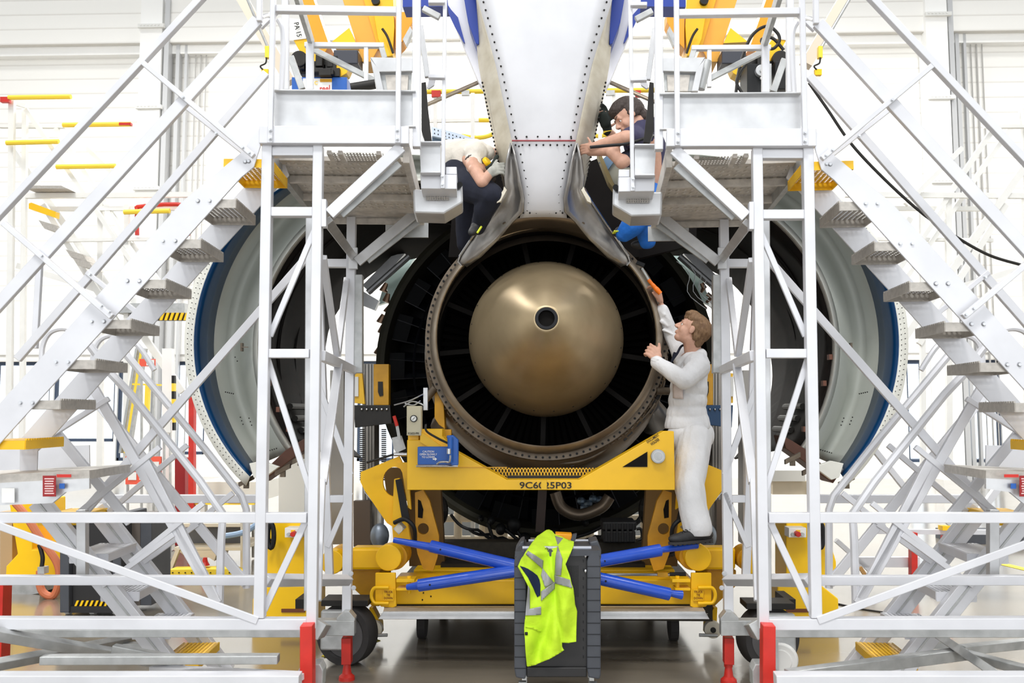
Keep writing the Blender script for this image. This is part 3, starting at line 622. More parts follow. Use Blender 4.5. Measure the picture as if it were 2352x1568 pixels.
    n_ = stringer([(598, 292), (598, 335), (583, 383), (553, 408), (-100, 1128), (-100, 1035), (419, 462), (560, 345), (575, 318)], dn)
    f_ = stringer([(640, 340), (664, 402), (600, 470), (300, 802), (108, 1016), (86, 1036), (84, 1095), (45, 1095), (45, 1010), (232, 797), (543, 448)], df)
    bolts(fr, [(571, 370 + dv), (598 - 35, 371 + dv), (454, 461 + dv), (481, 461 + dv), (374, 553 + dv), (402, 553 + dv), (292, 645 + dv), (320, 645 + dv), (210, 738 + dv), (238, 738 + dv), (128, 831 + dv), (156, 831 + dv), (46, 925 + dv), (74, 925 + dv)], dn - .004, t, 4)
    def tread(i, par=t):
        un, vn = 541 - 80.5 * i, 458 + 92.2 * i + dv
        m = yel if i in (-1, 6) else grip
        if i == -1: un, vn = 621, 366 + dv
        A = fr.pt(un, vn, dn + .02); ex = fr.ex; wd = .22; tk = .042; Ld = df - dn - .03
        dn_ = Vector((0, 0, -tk)); right = 1 if L else -1; e = ex * right
        if L: pass
        C0 = A - e * wd
        o = MB()
        o.obox(C0 + e * wd / 2 + dn_ / 2, e * wd / 2, fr.ey * .003, dn_ / 2)
        o.obox(C0 + e * wd / 2 + dn_ / 2 + fr.ey * Ld, e * wd / 2, fr.ey * .003, dn_ / 2)
        o.obox(A + dn_ / 2 + fr.ey * Ld / 2, e * .003, fr.ey * Ld / 2, dn_ / 2)
        o.obox(C0 + dn_ / 2 + fr.ey * Ld / 2, e * .003, fr.ey * Ld / 2, dn_ / 2)
        o.perf(C0, e * wd, fr.ey * Ld, 9, 14, (0, 0, -.003), .36)
        for k in range(16): o.obox(A + fr.ey * Ld * (k + .5) / 16 + Vector((0, 0, .004)), e * .004, fr.ey * .006, Vector((0, 0, .004)))
        o.build('tread', m, par, bev=0)
    for i in range(-1, 7): tread(i)
    # --- stair handrails, near and far
    B('handrail', 480, -22, -120, 620, dn - .05, 15, .04)
    B('midrail', 660, -25, -120, 832, dn - .03, 26, .03) if 0 else B('midrail', 592, 47, -100, 806, dn - .03, 27, .03)
    B('midrail', 612, 168, 40, 825, df + .03, 18, .03); B('far_handrail', 640, 20, 597, 62, df, 14, .03)
    B('rail_post', 330, 146, 583, 359, dn - .06, 12, .03); B('rail_post', 424, 243, 562, 352, df + .02, 11, .03)
    B('rail_post', 8, 512, 258, 728, dn - .06, 13, .03); B('rail_post', 200, 625, 345, 742, df + .02, 11, .03)
    B('rail_end_post', 597, -60, 596, 50, dn - .05, 12, .03); B('rail_end_post', 92, 590, 80, 800, dF + .6, 13, .03)
    bolts(fr, [(420, 223 + dv), (496, 306 + dv), (95, 587 + dv), (206, 630 + dv), (557, 338 + dv), (572, 350 + dv), (232, 702 + dv), (250, 716 + dv)], dn - .08, t)
    MB().tube(smoothpts([fr.pt(600, 40 + dv, dn), fr.pt(615, 36 + dv, dn + .1), fr.pt(630, 42 + dv, dn + .2)]), .011, 8).build('rail_loop', alu2, t, smooth=True)
    MB().tube(smoothpts([fr.pt(646, 208 + dv, dn + .5), fr.pt(650, 130 + dv, dn + .5), fr.pt(650, 70 + dv, dn + .5), fr.pt(640, 45 + dv, dn + .5)]), .016, 8).build('rail_loop', alu, t, smooth=True)
    # --- landing and lower flight
    gl = MB().ppoly(fr, [(-120, 1095), (205, 1080), (206, 1100), (88, 1115), (-120, 1128)], dF + .05, .5); gl.build('landing_edge', grip, t)
    MB().ppoly(fr, [(-120, 1115), (205, 1098), (205, 1122), (150, 1130), (120, 1155), (-120, 1165)], dF + .04, .02).build('landing_fascia', alu2, t)
    MB().ppoly(fr, [(-120, 1030), (205, 1022), (206, 1075), (90, 1078), (-120, 1082)], df + .55, .01).build('landing_kick_plate', alu, t)
    sg = MB().prect(fr, 98, 1092, 128, 1140, dF + .0, .004).build('warning_sign', dkred, t)
    m = MB()
    for k in range(7): m.prect(fr, 102 + (k % 2), 1098 + k * 5.6, 124 - (k % 3), 1100.5 + k * 5.6, dF - .002, .001)
    m.build('sign_lines', MATS['sign_pale'] if 'sign_pale' in MATS else mat('sign_pale', (235, 200, 200), .6), sg); 
    MB().prect(fr, 130, 1089, 163, 1096, dF + .0, .004).build('sign_strip', red, t)
    MB().prect(fr, 136, 1110, 148, 1122, dF + .02, .004).build('inspection_label', bluebox, t)
    MB().prect(fr, 4, 1121, 33, 1154, dF + .02, .004).build('maker_label', white, t)
    d1, d2 = 4.9, 5.35
    profs = [(88, 1150, 418, 1560, d1), (222, 1168, 520, 1545, d2)]
    for (u0, v0, u1, v1, d) in profs:
        s_ = MB().pbar(fr, u0, v0, u1, v1, d, 41, .05).build('lower_stringer', alu, t, bev=.003)
        MB().pbar(fr, u0 + 2, v0, u1 + 2, v1, d - .006, 4, .05).build('stringer_groove', galv, s_)
    for i, (u, v) in enumerate(((176, 1184), (248, 1271), (320, 1358), (392, 1445), (455, 1518))):
        A = fr.pt(u, v, d1 + .03); m_ = yel if i in (0, 4) else grip; B2 = A + fr.ey * .40
        e = fr.ex * (1 if L else -1); wd = .2; A = A - e * wd; B2 = B2 - e * wd; m_ = yel if i in (0, 4) else alu; o = MB(); ey = (B2 - A); o.perf(A, e * wd, ey, 9, 16, (0, 0, -.003), .3); o.obox(A + e * wd / 2 + ey / 2 - Vector((0, 0, .012)), e * wd / 2, ey / 2, Vector((0, 0, .003)))
        o.obox(A + e * wd / 2 - Vector((0, 0, .025)), e * wd / 2, ey.normalized() * .003, Vector((0, 0, .025)))
        o.obox(A + ey / 2 + e * wd * 1 - Vector((0, 0, .022)), e * .003, ey / 2, Vector((0, 0, .022))); o.obox(A + ey / 2 - Vector((0, 0, .022)), e * .003, ey / 2, Vector((0, 0, .022)))
        o.build('tread', m_, t)
    # lower flight handrails and their posts
    for (pl, d, w) in (([(190, 772), (255, 858), (300, 905), (460, 1105), (512, 1180), (508, 1240), (504, 1390)], d1, .022), ([(270, 790), (345, 880), (470, 1030), (555, 1138), (566, 1170), (566, 1350)], d2, .022)):
        MB().tube([fr.pt(u, v, d) for u, v in pl], w, 8).build('lower_handrail', alu, t, smooth=True)
    for (a, b2, c, e_, d) in ((368, 1026, 180, 1178, d1), (430, 1022, 250, 1175, d2), (535, 1132, 440, 1210, d2), (468, 1155, 300, 1290, d1), (400, 1226, 235, 1345, d1), (455, 1202, 330, 1290, d2), (250, 915, 100, 1010, d1)):
        B('lower_rail_post', a, b2, c, e_, d - .03, 12, .03)
    for (a, b2, c, e_, d) in ((215, 890, 500, 1385, d1 - .02), (118, 980, 300, 1200, d1), (180, 870, 565, 1340, d2 - .02), (330, 1050, 495, 1375, d1 - .02)):
        B('lower_midrail', a, b2, c, e_, d, 20, .03)
    B('support_leg', 190, 1170, 190, 1325, dF + .5, 20, .05, m=alu2)
    B('tower_rail', 230, 1145, 600, 1145, dR, 18, .05); 
    for k, (u, v) in enumerate(((108, 755), (225, 770))):
        pp = [fr.pt(u - 12, v + 85, 5.3), fr.pt(u - 10, v + 40, 5.3), fr.pt(u + 8, v + 8, 5.3), fr.pt(u + 45, v, 5.3), fr.pt(u + 90, v + 22, 5.3), fr.pt(u + 130, v + 80, 5.3)]
        MB().tube(smoothpts(pp), .016, 8).build('landing_loop_rail', alu, t, smooth=True)
    return t
tower(-1); tower(1)
# ================================================================== the yellow engine stand
ydk = mat('worn_yellow', (214, 156, 8), .45, 0, .25, 7, .05)
mesh_m = mat('mesh_dark', (50, 44, 30), .6, .3)
st = thing('engine_stand', 'yellow steel engine transport stand under the large jet engine', 'engine stand', floorpt(P(1246, 1300, 6.4)))
MS = 1248.0
cap = MB().ppoly(W, [(935, 1125), (935, 1010), (965, 1010), (968, 985), (1016, 985), (1016, 1002), (1050, 1038), (1165, 1102), (1330, 1102), (1524, 990), (1548, 990), (1550, 1125)], 6.25, .16)
bm = bmesh.new()
cr = cap.build('cradle_beam', yel, st, bev=.004)
MB().ppoly(W, [(1430, 1072), (1487, 1072), (1487, 1037)], 6.242, .01).build('gusset_hole', inner, cr)
BASE[cr.name] = BASE['engine_stand']
MB().prect(W, 965, 1072, 1165, 1074, 6.245, .006).build('weld_seam', ydk, cr)
k_ = MB().pdisc(W, 1512, 1048, 6.2, 16, .05).build('round_cap', galv, st, bev=.003); MB().pdisc(W, 1512, 1048, 6.195, 12, .01).build('cap_ring', alu2, st); MB().pdisc(W, 1512, 1048, 6.19, 10, .01).build('cap_face', galv, st)
blk = mat('black_lettering', (22, 20, 16), .6)
text('9C6025P03', W, 1253, 1114, 6.245, 15, blk, st, wpx=118)
MB().prect(W, 1243, 1102, 1256, 1124, 6.238, .003).build('tape_patch', mat('yellow_tape', (232, 186, 30), .5), st)
text('DOCUMENT\nHOLDER', W, 1502, 1010, 6.245, 16, blk, st, rot=math.radians(33), wpx=32)
# expanded metal basket
ms = MB()
for i in range(34):
    u = 1125 + i * 7.4
    ms.pbar(W, u, 1074, u + 14, 1102, 6.44, 1.6, .006); ms.pbar(W, u + 14, 1074, u, 1102, 6.445, 1.6, .006)
ms.build('mesh_basket', yel, st)
MB().prect(W, 1120, 1074, 1372, 1103, 6.5, .02).build('basket_back', mesh_m, st); MB().prect(W, 1165, 1092, 1335, 1101, 6.42, .02).build('basket_lip', dark, st)
MB().prect(W, 937, 950, 962, 1060, 6.28, .1).build('upright', yel, st, bev=.004)
MB().ppoly(W, [(998, 890), (1018, 905), (1022, 985), (1008, 975), (998, 960)], 7.0, .12).build('rear_upright', ydk, st, bev=.004)
MB().prect(W, 985, 986, 1036, 1004, 6.5, .05).build('saddle_plate', ydk, st)
MB().ppoly(W, [(965, 990), (1010, 1022), (1040, 1040), (1030, 1052), (965, 1015)], 6.22, .03).build('brace_plate', yel, st)
def both(fn):
    fn(None); fn(MS)
def arm(M):
    fr = Fr(AXU, M); d = 6.55
    # swing plate with round opening
    def holed(pts, hc, hr, dd, th, name, m):
        bmx = bmesh.new(); mb = MB(); n = 28
        H = [(hc[0] + hr[0] * math.cos(2 * PI * k / n), hc[1] - hr[1] * math.sin(2 * PI * k / n)) for k in range(n)]
        # fan from hole ring to the outline points resampled by angle
        O = []
        for (u, v) in H:
            a = math.atan2(v - hc[1], u - hc[0]); best = None; du, dv_ = math.cos(a), math.sin(a)
            for (p, q_) in zip(pts, pts[1:] + pts[:1]):
                ex, ey = q_[0] - p[0], q_[1] - p[1]; den = du * ey - dv_ * ex
                if abs(den) < 1e-9: continue
                tt = ((p[0] - hc[0]) * ey - (p[1] - hc[1]) * ex) / den; ss = ((p[0] - hc[0]) * dv_ - (p[1] - hc[1]) * du) / den
                if tt > 0 and -1e-6 <= ss <= 1.000001 and (best is None or tt > best): best = tt
            O.append((hc[0] + du * best, hc[1] + dv_ * best))
        hf = [fr.pt(*p, dd) for p in H]; of = [fr.pt(*p, dd) for p in O]; e = fr.ey * th
        vs = hf + of + [p + e for p in hf] + [p + e for p in of]; fs = []
        for k in range(n):
            j = (k + 1) % n; fs += [(k, j, n + j, n + k), (2 * n + k, 2 * n + j, 3 * n + j, 3 * n + k), (k, j, 2 * n + j, 2 * n + k), (n + k, n + j, 3 * n + j, 3 * n + k)]
        mb.add(vs, fs); return mb.build(name, m, st, bev=0)
    holed([(824, 1092), (828, 1084), (905, 1052), (922, 1045), (930, 1140), (905, 1215), (888, 1200), (830, 1115)], (906, 1106), (27, 34), d, .03, 'swing_plate', yel)
    holed([(953, 1125), (980, 1125), (1008, 1230), (1008, 1262), (998, 1312), (965, 1305), (955, 1250)], (972, 1214), (13, 13), d + .05, .04, 'leg_plate', ydk)
    MB().ppoly(fr, [(960, 1147), (966, 1150), (972, 1170), (970, 1190), (960, 1188)], d + .04, .01).build('leg_opening', inner, st)
    MB().ppoly(fr, [(905, 1100), (917, 1098), (944, 1245), (903, 1245), (900, 1200)], d - .05, .05).build('tilt_arm', yel, st, bev=.004)
    MB().ppoly(fr, [(908, 1102), (922, 1099), (942, 1196), (924, 1196)], d - .06, .02).build('rubber_pad', black, st)
    MB().ppoly(fr, [(912, 1062), (936, 1062), (944, 1170), (937, 1165), (924, 1085)], d - .03, .04).build('arm_web', yel, st)
    m = MB(); m.pdisc(fr, 916, 1214, 6.36, 13, .1, 4); m.build('valve_block', galv, st); MB().pdisc(fr, 916, 1214, 6.34, 9, .03).build('valve_knob', cream, st)
    MB().tube(smoothpts([fr.pt(906, 1200, 6.35), fr.pt(930, 1192, 6.3), fr.pt(950, 1210, 6.3), fr.pt(953, 1242, 6.35)]), .016, 8).build('hydraulic_hose', black, st, smooth=True)
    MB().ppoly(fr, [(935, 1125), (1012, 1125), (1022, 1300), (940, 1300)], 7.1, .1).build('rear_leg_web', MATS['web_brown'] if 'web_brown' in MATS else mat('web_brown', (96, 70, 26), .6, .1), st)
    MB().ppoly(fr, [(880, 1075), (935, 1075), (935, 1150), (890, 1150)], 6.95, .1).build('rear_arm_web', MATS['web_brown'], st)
    # rolling cross tube with end discs
    MB().ppoly(fr, [(806, 1258), (900, 1258), (900, 1309), (806, 1309)], 6.42, .16).build('side_tube', yel, st, bev=.02)
    MB().pdisc(fr, 906, 1279, 6.38, 29, .22, 32).build('hub_sleeve', ydk, st, bev=.004); MB().pdisc(fr, 892, 1281, 6.26, 29.5, .12, 40).build('hub_end', yel, st, bev=.006)
    MB().pdisc(fr, 775, 1285, 6.4, 27, .2, 32).build('hub_sleeve', ydk, st, bev=.004); MB().pdisc(fr, 762, 1291, 6.3, 27, .12, 32).build('hub_end', yel, st, bev=.006)
    MB().ppoly(fr, [(805, 1309), (872, 1309), (872, 1392), (855, 1392), (805, 1345)], 6.6, .5).build('side_box', ydk, st, bev=.006)
    MB().ppoly(fr, [(862, 1316), (908, 1316), (910, 1392), (902, 1395), (875, 1393), (862, 1380)], 6.2, .03).build('tie_down_plate', yel, st, bev=.003)
    p = [fr.pt(868 - 11 * math.sin(a) - 4, 1367 - 18 * math.cos(a), 6.17) for a in [PI * k / 12 for k in range(13)]]
    p = [fr.pt(893, 1349, 6.17)] + p + [fr.pt(893, 1385, 6.17)]
    MB().tube(p, .012, 8).build('tie_down_ring', yel, st, smooth=True)
    MB().prect(fr, 880, 1353, 904, 1379, 6.18, .012).build('tie_down_tag', yel, st)
    text('TRUCK\nTIE\nDOWN', W, 892 if M is None else 2 * MS - 892, 1366, 6.175, 19, mat('tag_ink', (120, 60, 10), .6) if 'tag_ink' not in MATS else MATS['tag_ink'], st, wpx=20)
    m = MB(); m.prect(fr, 910, 1330, 952, 1337, 6.15, .12); m.prect(fr, 910, 1351, 945, 1356, 6.15, .12); m.tube([fr.pt(940, 1322, 6.2), fr.pt(940, 1362, 6.2)], .014, 10); m.build('clevis', yel, st, bev=.002)
    # tow caster at ground
    MB().ppoly(fr, [(848, 1395), (856, 1395), (875, 1432), (876, 1455), (862, 1458), (850, 1440)], 6.75, .1).build('caster_bracket', yel2, st, bev=.003)
    c = fr.pt(860, 1444, 6.7); MB().disc(c, fr.ey, .062, .06, 28).build('caster_wheel', cream, st, bev=.004); MB().disc(c, fr.ey, .02, .08, 14).build('caster_hub', dark, st)
    MB().tube([fr.pt(848, 1459, 6.6), fr.pt(890, 1458, 6.6)], .012, 8).build('lock_bar', galv, st)
    # big grey wheel
    c = fr.pt(798 if M is None else 734, 1424, 6.2); c.z = .20; ax = (fr.ey + fr.ex * (.30 if M is None else -.30)).normalized()
    w = MB().lathe([(-.06, .15), (-.07, .16), (-.07, .20), (-.05, .207), (.05, .207), (.07, .2), (.07, .16), (.06, .15)], c, ax, 56, closed=True); w.build('wheel_tyre', rubber, st, smooth=True)
    MB().disc(c, ax, .155, .1, 40).build('wheel_disc', wheelgrey, st); MB().disc(c, ax, .04, .13, 20).build('wheel_hub', galv, st)
    m = MB().obox(c + Vector((0, 0, .05)) - fr.ey * .12 - fr.ex * (.06 if M is None else -.06), fr.ex * .09, fr.ey * .03, Vector((0, 0, .13))); m.build('wheel_gearbox', galv, st, bev=.012)
    MB().obox(c + Vector((0, 0, .22)), fr.ex * .16, fr.ey * .1, Vector((0, 0, .02))).build('wheel_carrier', dark, st, bev=.004)
both(arm)
MB().prect(W, 905, 1331, 1592, 1388, 6.35, .3).build('lower_crossmember', yel, st, bev=.01)
MB().box((.03, 7.6, .30), 2.35, 2.2, .14).build('light_block_chassis', MATS['dark_beam'] if 'dark_beam' in MATS else mat('dark_beam', (44, 38, 26), .6, .2, .5, 20, .1), st)  # added dark underbody that blocks light and floor reflections under the stand
for sx in (-1, 1):
    for yy in (6.9, 8.4): MB().disc((.03 + sx * .95, yy, .12), W.ex, .12, .06, 24).build('chassis_wheel', rubber, st)
MB().prect(W, 950, 1308, 1550, 1330, 6.9, .3).build('rear_crossmember', yel, st, bev=.008)
MB().prect(W, 1012, 1294, 1482, 1308, 7.0, .3).build('deck_tray', dark, st); MB().prect(W, 1010, 1245, 1490, 1300, 7.6, .2).build('rear_beam', MATS['dark_beam'], st)
MB().prect(W, 1030, 1300, 1480, 1306, 7.05, .05).build('tray_edge', ydk, st)
m = MB()
for k in range(5): m.sph(P(980 + 10 * math.sin(k * 9), 1345 + 8 * k, 6.345), .006, 5, 4)
m.build('paint_chips', dark, st)
MB().tube([P(1380, 1319, 6.3), P(1540, 1319, 6.3)], .011, 10).build('jack_handle', chrome, st, smooth=True); MB().tube([P(1538, 1319, 6.3), P(1575, 1319, 6.3)], .016, 10).build('jack_grip', black, st)
MB().prect(W, 1511, 1315, 1534, 1325, 6.27, .05).build('handle_clip', ydk, st)
# blue tow rods crossing: thick sleeve with thinner inner bar
bt = mat('blue_rod', (30, 82, 200), .25, 0, .15, 6, .0, None, None, 0, .5)
for (lab, sl, thin, lug) in (('blue telescopic steel rod, upper left', ((990, 1254, 6.15), (1190, 1301, 6.0)), ((905, 1240, 6.22), (1000, 1258, 6.16)), None),
                        ('blue telescopic steel rod, lower left', ((962, 1344, 6.05), (1190, 1310, 5.98)), ((935, 1348, 6.1), (965, 1344, 6.08)), None),
                        ('blue telescopic steel rod, upper right under the shoe', ((1370, 1289, 6.0), (1516, 1263, 6.12)), ((1510, 1264, 6.14), (1600, 1250, 6.24)), None),
                        ('blue telescopic steel rod, lower right', ((1370, 1327, 5.98), (1537, 1364, 6.06)), ((1535, 1361, 6.08), (1566, 1366, 6.1)), None)):
    a, b_ = P(*sl[0]), P(*sl[1]); t_ = thing('tow_rod', lab + ' end of the stand' if 'shoe' not in lab else lab, 'rod', a, 'blue telescopic rods of the stand')
    MB().tube([a, b_], .042, 20).build('sleeve', bt, t_, smooth=True)
    MB().tube([P(*thin[0]), P(*thin[1])], [.02, .03], 16).build('inner_rod', bt, t_, smooth=True)
    MB().disc(a.lerp(b_, .12) - W.ey * .041, W.ey, .007, .006, 12).build('pin_hole', black, t_)
# aluminium running board
rb = thing('running_board', 'long aluminium step board below the yellow stand beam', 'step board', P(1246, 1424, 6.1))
MB().ppoly(W, [(868, 1422), (880, 1405), (1620, 1405), (1630, 1422)], 6.0, .04).build('front_profile', alu2, rb, bev=.003)
m = MB(); m.loft([[P(880, 1404, 6.0), P(1620, 1404, 6.0)], [P(884, 1392, 6.28), P(1612, 1392, 6.28)]]); m.build('board_top', grip, rb, solid=.006)
for v in (1409, 1413): MB().prect(W, 872, v, 1626, v + .8, 5.995, .005).build('profile_groove', galv, rb)
# blue hydraulic hand pump with its caution panel
pb = thing('hydraulic_pump', 'blue hydraulic pump box with caution lettering on yellow stand', 'hydraulic pump', P(1005, 1070, 6.1))
MB().prect(W, 959, 1026, 1040, 1067, 6.1, .1).build('pump_box', bluebox, pb, bev=.004)
text('CAUTION\nOPEN SLOWLY\nTO LOWER', W, 984, 1043, 6.09, 17, white, pb, wpx=40)
m = MB(); m.ppoly(W, [(994, 1052.5), (999, 1052.5), (999, 1050), (1004, 1054), (999, 1058), (999, 1055.5), (994, 1055.5)], 6.088, .003); m.build('arrow', white, pb)
MB().ppoly(W, [(1026, 1000), (1040, 999), (1052, 1010), (1052, 1068), (1036, 1068), (1030, 1030)], 6.05, .06).build('pump_frame', bluebox, pb, bev=.004)
MB().tube([P(1034, 1004, 6.03), P(1034, 1062, 6.03)], .018, 12).build('pump_cylinder', bluebox, pb, smooth=True)
MB().tube([P(1031, 1030, 6.0), P(1031, 1042, 6.0)], .014, 12).build('gauge_body', chrome, pb, smooth=True)
MB().tube(smoothpts([P(1003, 1066, 6.0), P(1010, 1061, 6.0), P(1022, 1060, 6.0), P(1032, 1060, 6.0), P(1034, 1045, 6.0)]), .007, 8).build('steel_pipe', chrome, pb, smooth=True)
MB().tube([P(956, 1070, 6.05), P(1052, 1070, 6.05)], .008, 8).build('base_rod', chrome, pb)
MB().tube(smoothpts([P(978, 975, 6.15), P(980, 990, 6.12), P(1005, 1006, 6.1), P(1030, 1018, 6.05)]), .008, 8).build('feed_pipe', dark, pb, smooth=True)
# gauge box on its post
gb_ = thing('pressure_gauge_box', 'beige box with round dial on yellow post left of the nozzle', 'gauge box', P(950, 1000, 6.2))
MB().prect(W, 934, 932, 967, 1000, 6.2, .08).build('case', mat('gauge_beige', (196, 188, 160), .5), gb_, bev=.004)
MB().pdisc(W, 950, 961, 6.18, 8, .02).build('dial_rim', black, gb_); dl = MB().pdisc(W, 950, 961, 6.175, 6, .01).build('dial_face', white, gb_)
MB().pbar(W, 947, 964, 953, 958, 6.17, 1, .002).build('needle', black, gb_)
text('9C6025-PPK', W, 950, 995, 6.19, 5, blk, gb_, wpx=26); text('DO NOT USE', W, 950, 975, 6.19, 3, MATS['tag_ink'], gb_, wpx=20) if 0 else None
MB().prect(W, 972, 890, 982, 942, 6.3, .03).build('aluminium_post', alu2, gb_, bev=.002)
for k, pl in enumerate(([(927, 934), (945, 922), (962, 925), (972, 930)], [(930, 926), (950, 930), (966, 920)], [(905, 930), (940, 920), (972, 905)])):
    MB().tube(smoothpts([P(u, v, 6.25) for u, v in pl]), .006, 7).build('lockwire', chrome, gb_, smooth=True)
rhd = thing('release_lever', 'red handled lever on grey plate left of the gauge box', 'lever', P(912, 1070, 6.5))
MB().tube([P(905, 955, 6.5), P(912, 978, 6.5)], .013, 10).build('grip', red, rhd, smooth=True); MB().pbar(W, 912, 978, 918, 1010, 6.5, 7, .01).build('lever_bar', galv, rhd)
MB().ppoly(W, [(900, 1005), (922, 1000), (932, 1030), (910, 1040), (904, 1030)], 6.52, .02).build('plate', galv, rhd); MB().tube([P(842, 1062, 6.45), P(905, 1043, 6.45)], .008, 8).build('cable_rod', dark, rhd)
MB().tube([P(905, 1043, 6.4), P(935, 1043, 6.4)], .014, 10).build('pivot_pin', chrome, rhd, smooth=True)
# lifting columns either side behind the stand
def lift(M, lab, cb):
    fr = Fr(AXU, M); t = thing('lifting_column', lab, 'lifting column', floorpt(fr.pt(860, 1100, 8.6)), 'lifting columns behind the stand')
    MB().prect(fr, 832, 835, 860, 1250, 8.3, .25).build('mast', mat('mast_grey', (150, 146, 140), .4, .4) if M is None else MATS['mast_grey'], t, bev=.004)
    for u in (838, 846, 853): MB().prect(fr, u, 836, u + 1.5, 1250, 8.295, .01).build('mast_groove', dark, t)
    MB().prect(fr, 758, 850, 790, 1250, 8.3, .2).build('mast', MATS['mast_grey'], t, bev=.004)
    w = MB(); w.prect(fr, 858, 836, 893, 930, 8.25, .1); w.build('carriage_plate', ydk, t, bev=.004); MB().ppoly(fr, [(868, 876), (879, 876), (880, 908), (872, 910), (868, 900)], 8.24, .01).build('slot', dark, t)
    MB().ppoly(fr, [(812, 857), (832, 857), (838, 928), (812, 925)], 8.25, .1).build('carriage_plate', yel, t, bev=.004); MB().prect(fr, 811, 865, 823, 910, 8.23, .02).build('slot_light', white, t)
    MB().ppoly(fr, [(812, 930), (896, 930), (900, 972), (815, 982)], 7.9, .12).build('cross_beam', cb, t, bev=.004)
    bm = MB()
    for k in range(6): bm.sph(fr.pt(831 + 11.5 * k, 940, 7.89), .012, 6, 4)
    bm.build('cross_bolts', chrome, t)
    for u in (831, 881):
        ch = MB()
        for k in range(26):
            v = 985 + k * 4.6; ch.prect(fr, u - 5, v, u + 5, v + 2.8, 8.1, .03)
        ch.build('lift_chain', dark, t)
    MB().prect(fr, 846, 982, 864, 1255, 8.5, .1).build('rear_channel', mat('channel_brown', (128, 100, 72), .55, .2) if M is None else MATS['channel_brown'], t)
    MB().prect(fr, 812, 1150, 850, 1255, 8.1, .1).build('lower_panel', mat('panel_brown_grey', (92, 78, 66), .55, .2) if M is None else MATS['panel_brown_grey'], t)
    MB().tube([fr.pt(874, 1160, 8.0), fr.pt(874, 1215, 8.0)], .03, 10).build('jack_screw', galv, t, smooth=True); MB().sph(fr.pt(872, 1230, 7.9), (.085, .07, .11), 14, 10).build('motor_dome', mat('motor_blue_grey', (128, 138, 150), .4, .5) if M is None else MATS['motor_blue_grey'], t, smooth=True)
    MB().tube([fr.pt(836, 1118, 7.9), fr.pt(838, 1130, 7.9), fr.pt(862, 1158, 7.9), fr.pt(870, 1150, 7.9)], .007, 6).build('pull_handle', chrome, t)
    MB().sph(fr.pt(1012, 1172, 8.0), (.07, .08, .13), 12, 8).build('chain_motor', dark, t)
    return t
lift(None, 'grey lifting column with yellow carriage plates, left behind the stand', dark); lift(MS, 'grey lifting column with yellow carriage plates, behind the man in white', mat('cross_blue', (30, 62, 96), .5, .2))
# yellow lift units with emergency stop boxes
def unit(M, lab):
    fr = Fr(AXU, M); t = thing('lift_unit', lab, 'lift drive unit', floorpt(fr.pt(650, 1400, 7.4)), 'yellow lift units')
    MB().ppoly(fr, [(612, 1196), (700, 1190), (700, 1335), (585, 1335), (585, 1290), (600, 1240)], 7.25, .35).build('cabinet', yel2, t, bev=.01)
    MB().ppoly(fr, [(720, 1345), (618, 1345), (580, 1375), (579, 1438), (720, 1438)], 7.2, .4).build('base_housing', yel2, t, bev=.01)
    MB().prect(fr, 646, 1398, 700, 1406, 7.19, .02).build('slot', mat('slot_brown', (110, 60, 30), .6) if M is None else MATS['slot_brown'], t)
    b_ = MB().prect(fr, 654, 1212, 694, 1234, 7.12, .13).build('control_box', white, t, bev=.003); BASE[b_.name] = BASE[t.name]
    MB().pdisc(fr, 672, 1227, 7.06, 6, .06, 20).build('stop_button', red, b_, bev=.004)
    for u in (662, 684): MB().pdisc(fr, u, 1227, 7.1, 4, .02, 16).build('key_switch', galv, b_)
    MB().prect(fr, 668, 1217, 677, 1224, 7.11, .01).build('yellow_plate', yel2, b_)
    ring = [fr.pt(622 + 7 * math.cos(a), 1230 + 28 * math.sin(a), 7.1) for a in [2 * PI * k / 20 for k in range(21)]]
    MB().tube(ring, .02, 8).build('hand_wheel', black, t, smooth=True)
    MB().tube([fr.pt(624, 1240, 7.2), fr.pt(596, 1241, 7.1)], .012, 8).build('wheel_shaft', dark, t)
    m = MB().prect(fr, 678, 1376, 700, 1398, 6.3, .3); m.build('coupling_tube', dark, t, bev=.003)
unit(None, 'yellow floor lift unit with emergency stop box, left of the stand'); unit(1253, 'yellow floor lift unit with emergency stop box, right of the stand')
# ================================================================== sheets of cloth clipped to an outline
def sheet(name, fr, pts, d, fn, m, parent, step=5, th=.006):
    bm = bmesh.new(); vs = [bm.verts.new((u, v, 0)) for u, v in pts]; bm.faces.new(vs)
    us = [p[0] for p in pts]; vv = [p[1] for p in pts]
    x = min(us) + step
    while x < max(us):
        bmesh.ops.bisect_plane(bm, geom=bm.verts[:] + bm.edges[:] + bm.faces[:], plane_co=(x, 0, 0), plane_no=(1, 0, 0)); x += step
    y = min(vv) + step
    while y < max(vv):
        bmesh.ops.bisect_plane(bm, geom=bm.verts[:] + bm.edges[:] + bm.faces[:], plane_co=(0, y, 0), plane_no=(0, 1, 0)); y += step
    off = BASE.get(parent.name, Vector()) if parent else fr.pt(sum(us) / len(us), max(vv), d)
    for w in bm.verts:
        u, v = w.co.x, w.co.y; w.co = fr.pt(u, v, d + fn(u, v)) - off
    me = bpy.data.meshes.new(name); bm.to_mesh(me); bm.free(); me.materials.append(m)
    for p in me.polygons: p.use_smooth = True
    o = bpy.data.objects.new(name, me); COL.objects.link(o); BASE[o.name] = off
    if parent: o.parent = parent
    else: o.location = off
    s = o.modifiers.new('thickness', 'SOLIDIFY'); s.thickness = th; s.offset = 0
    return o
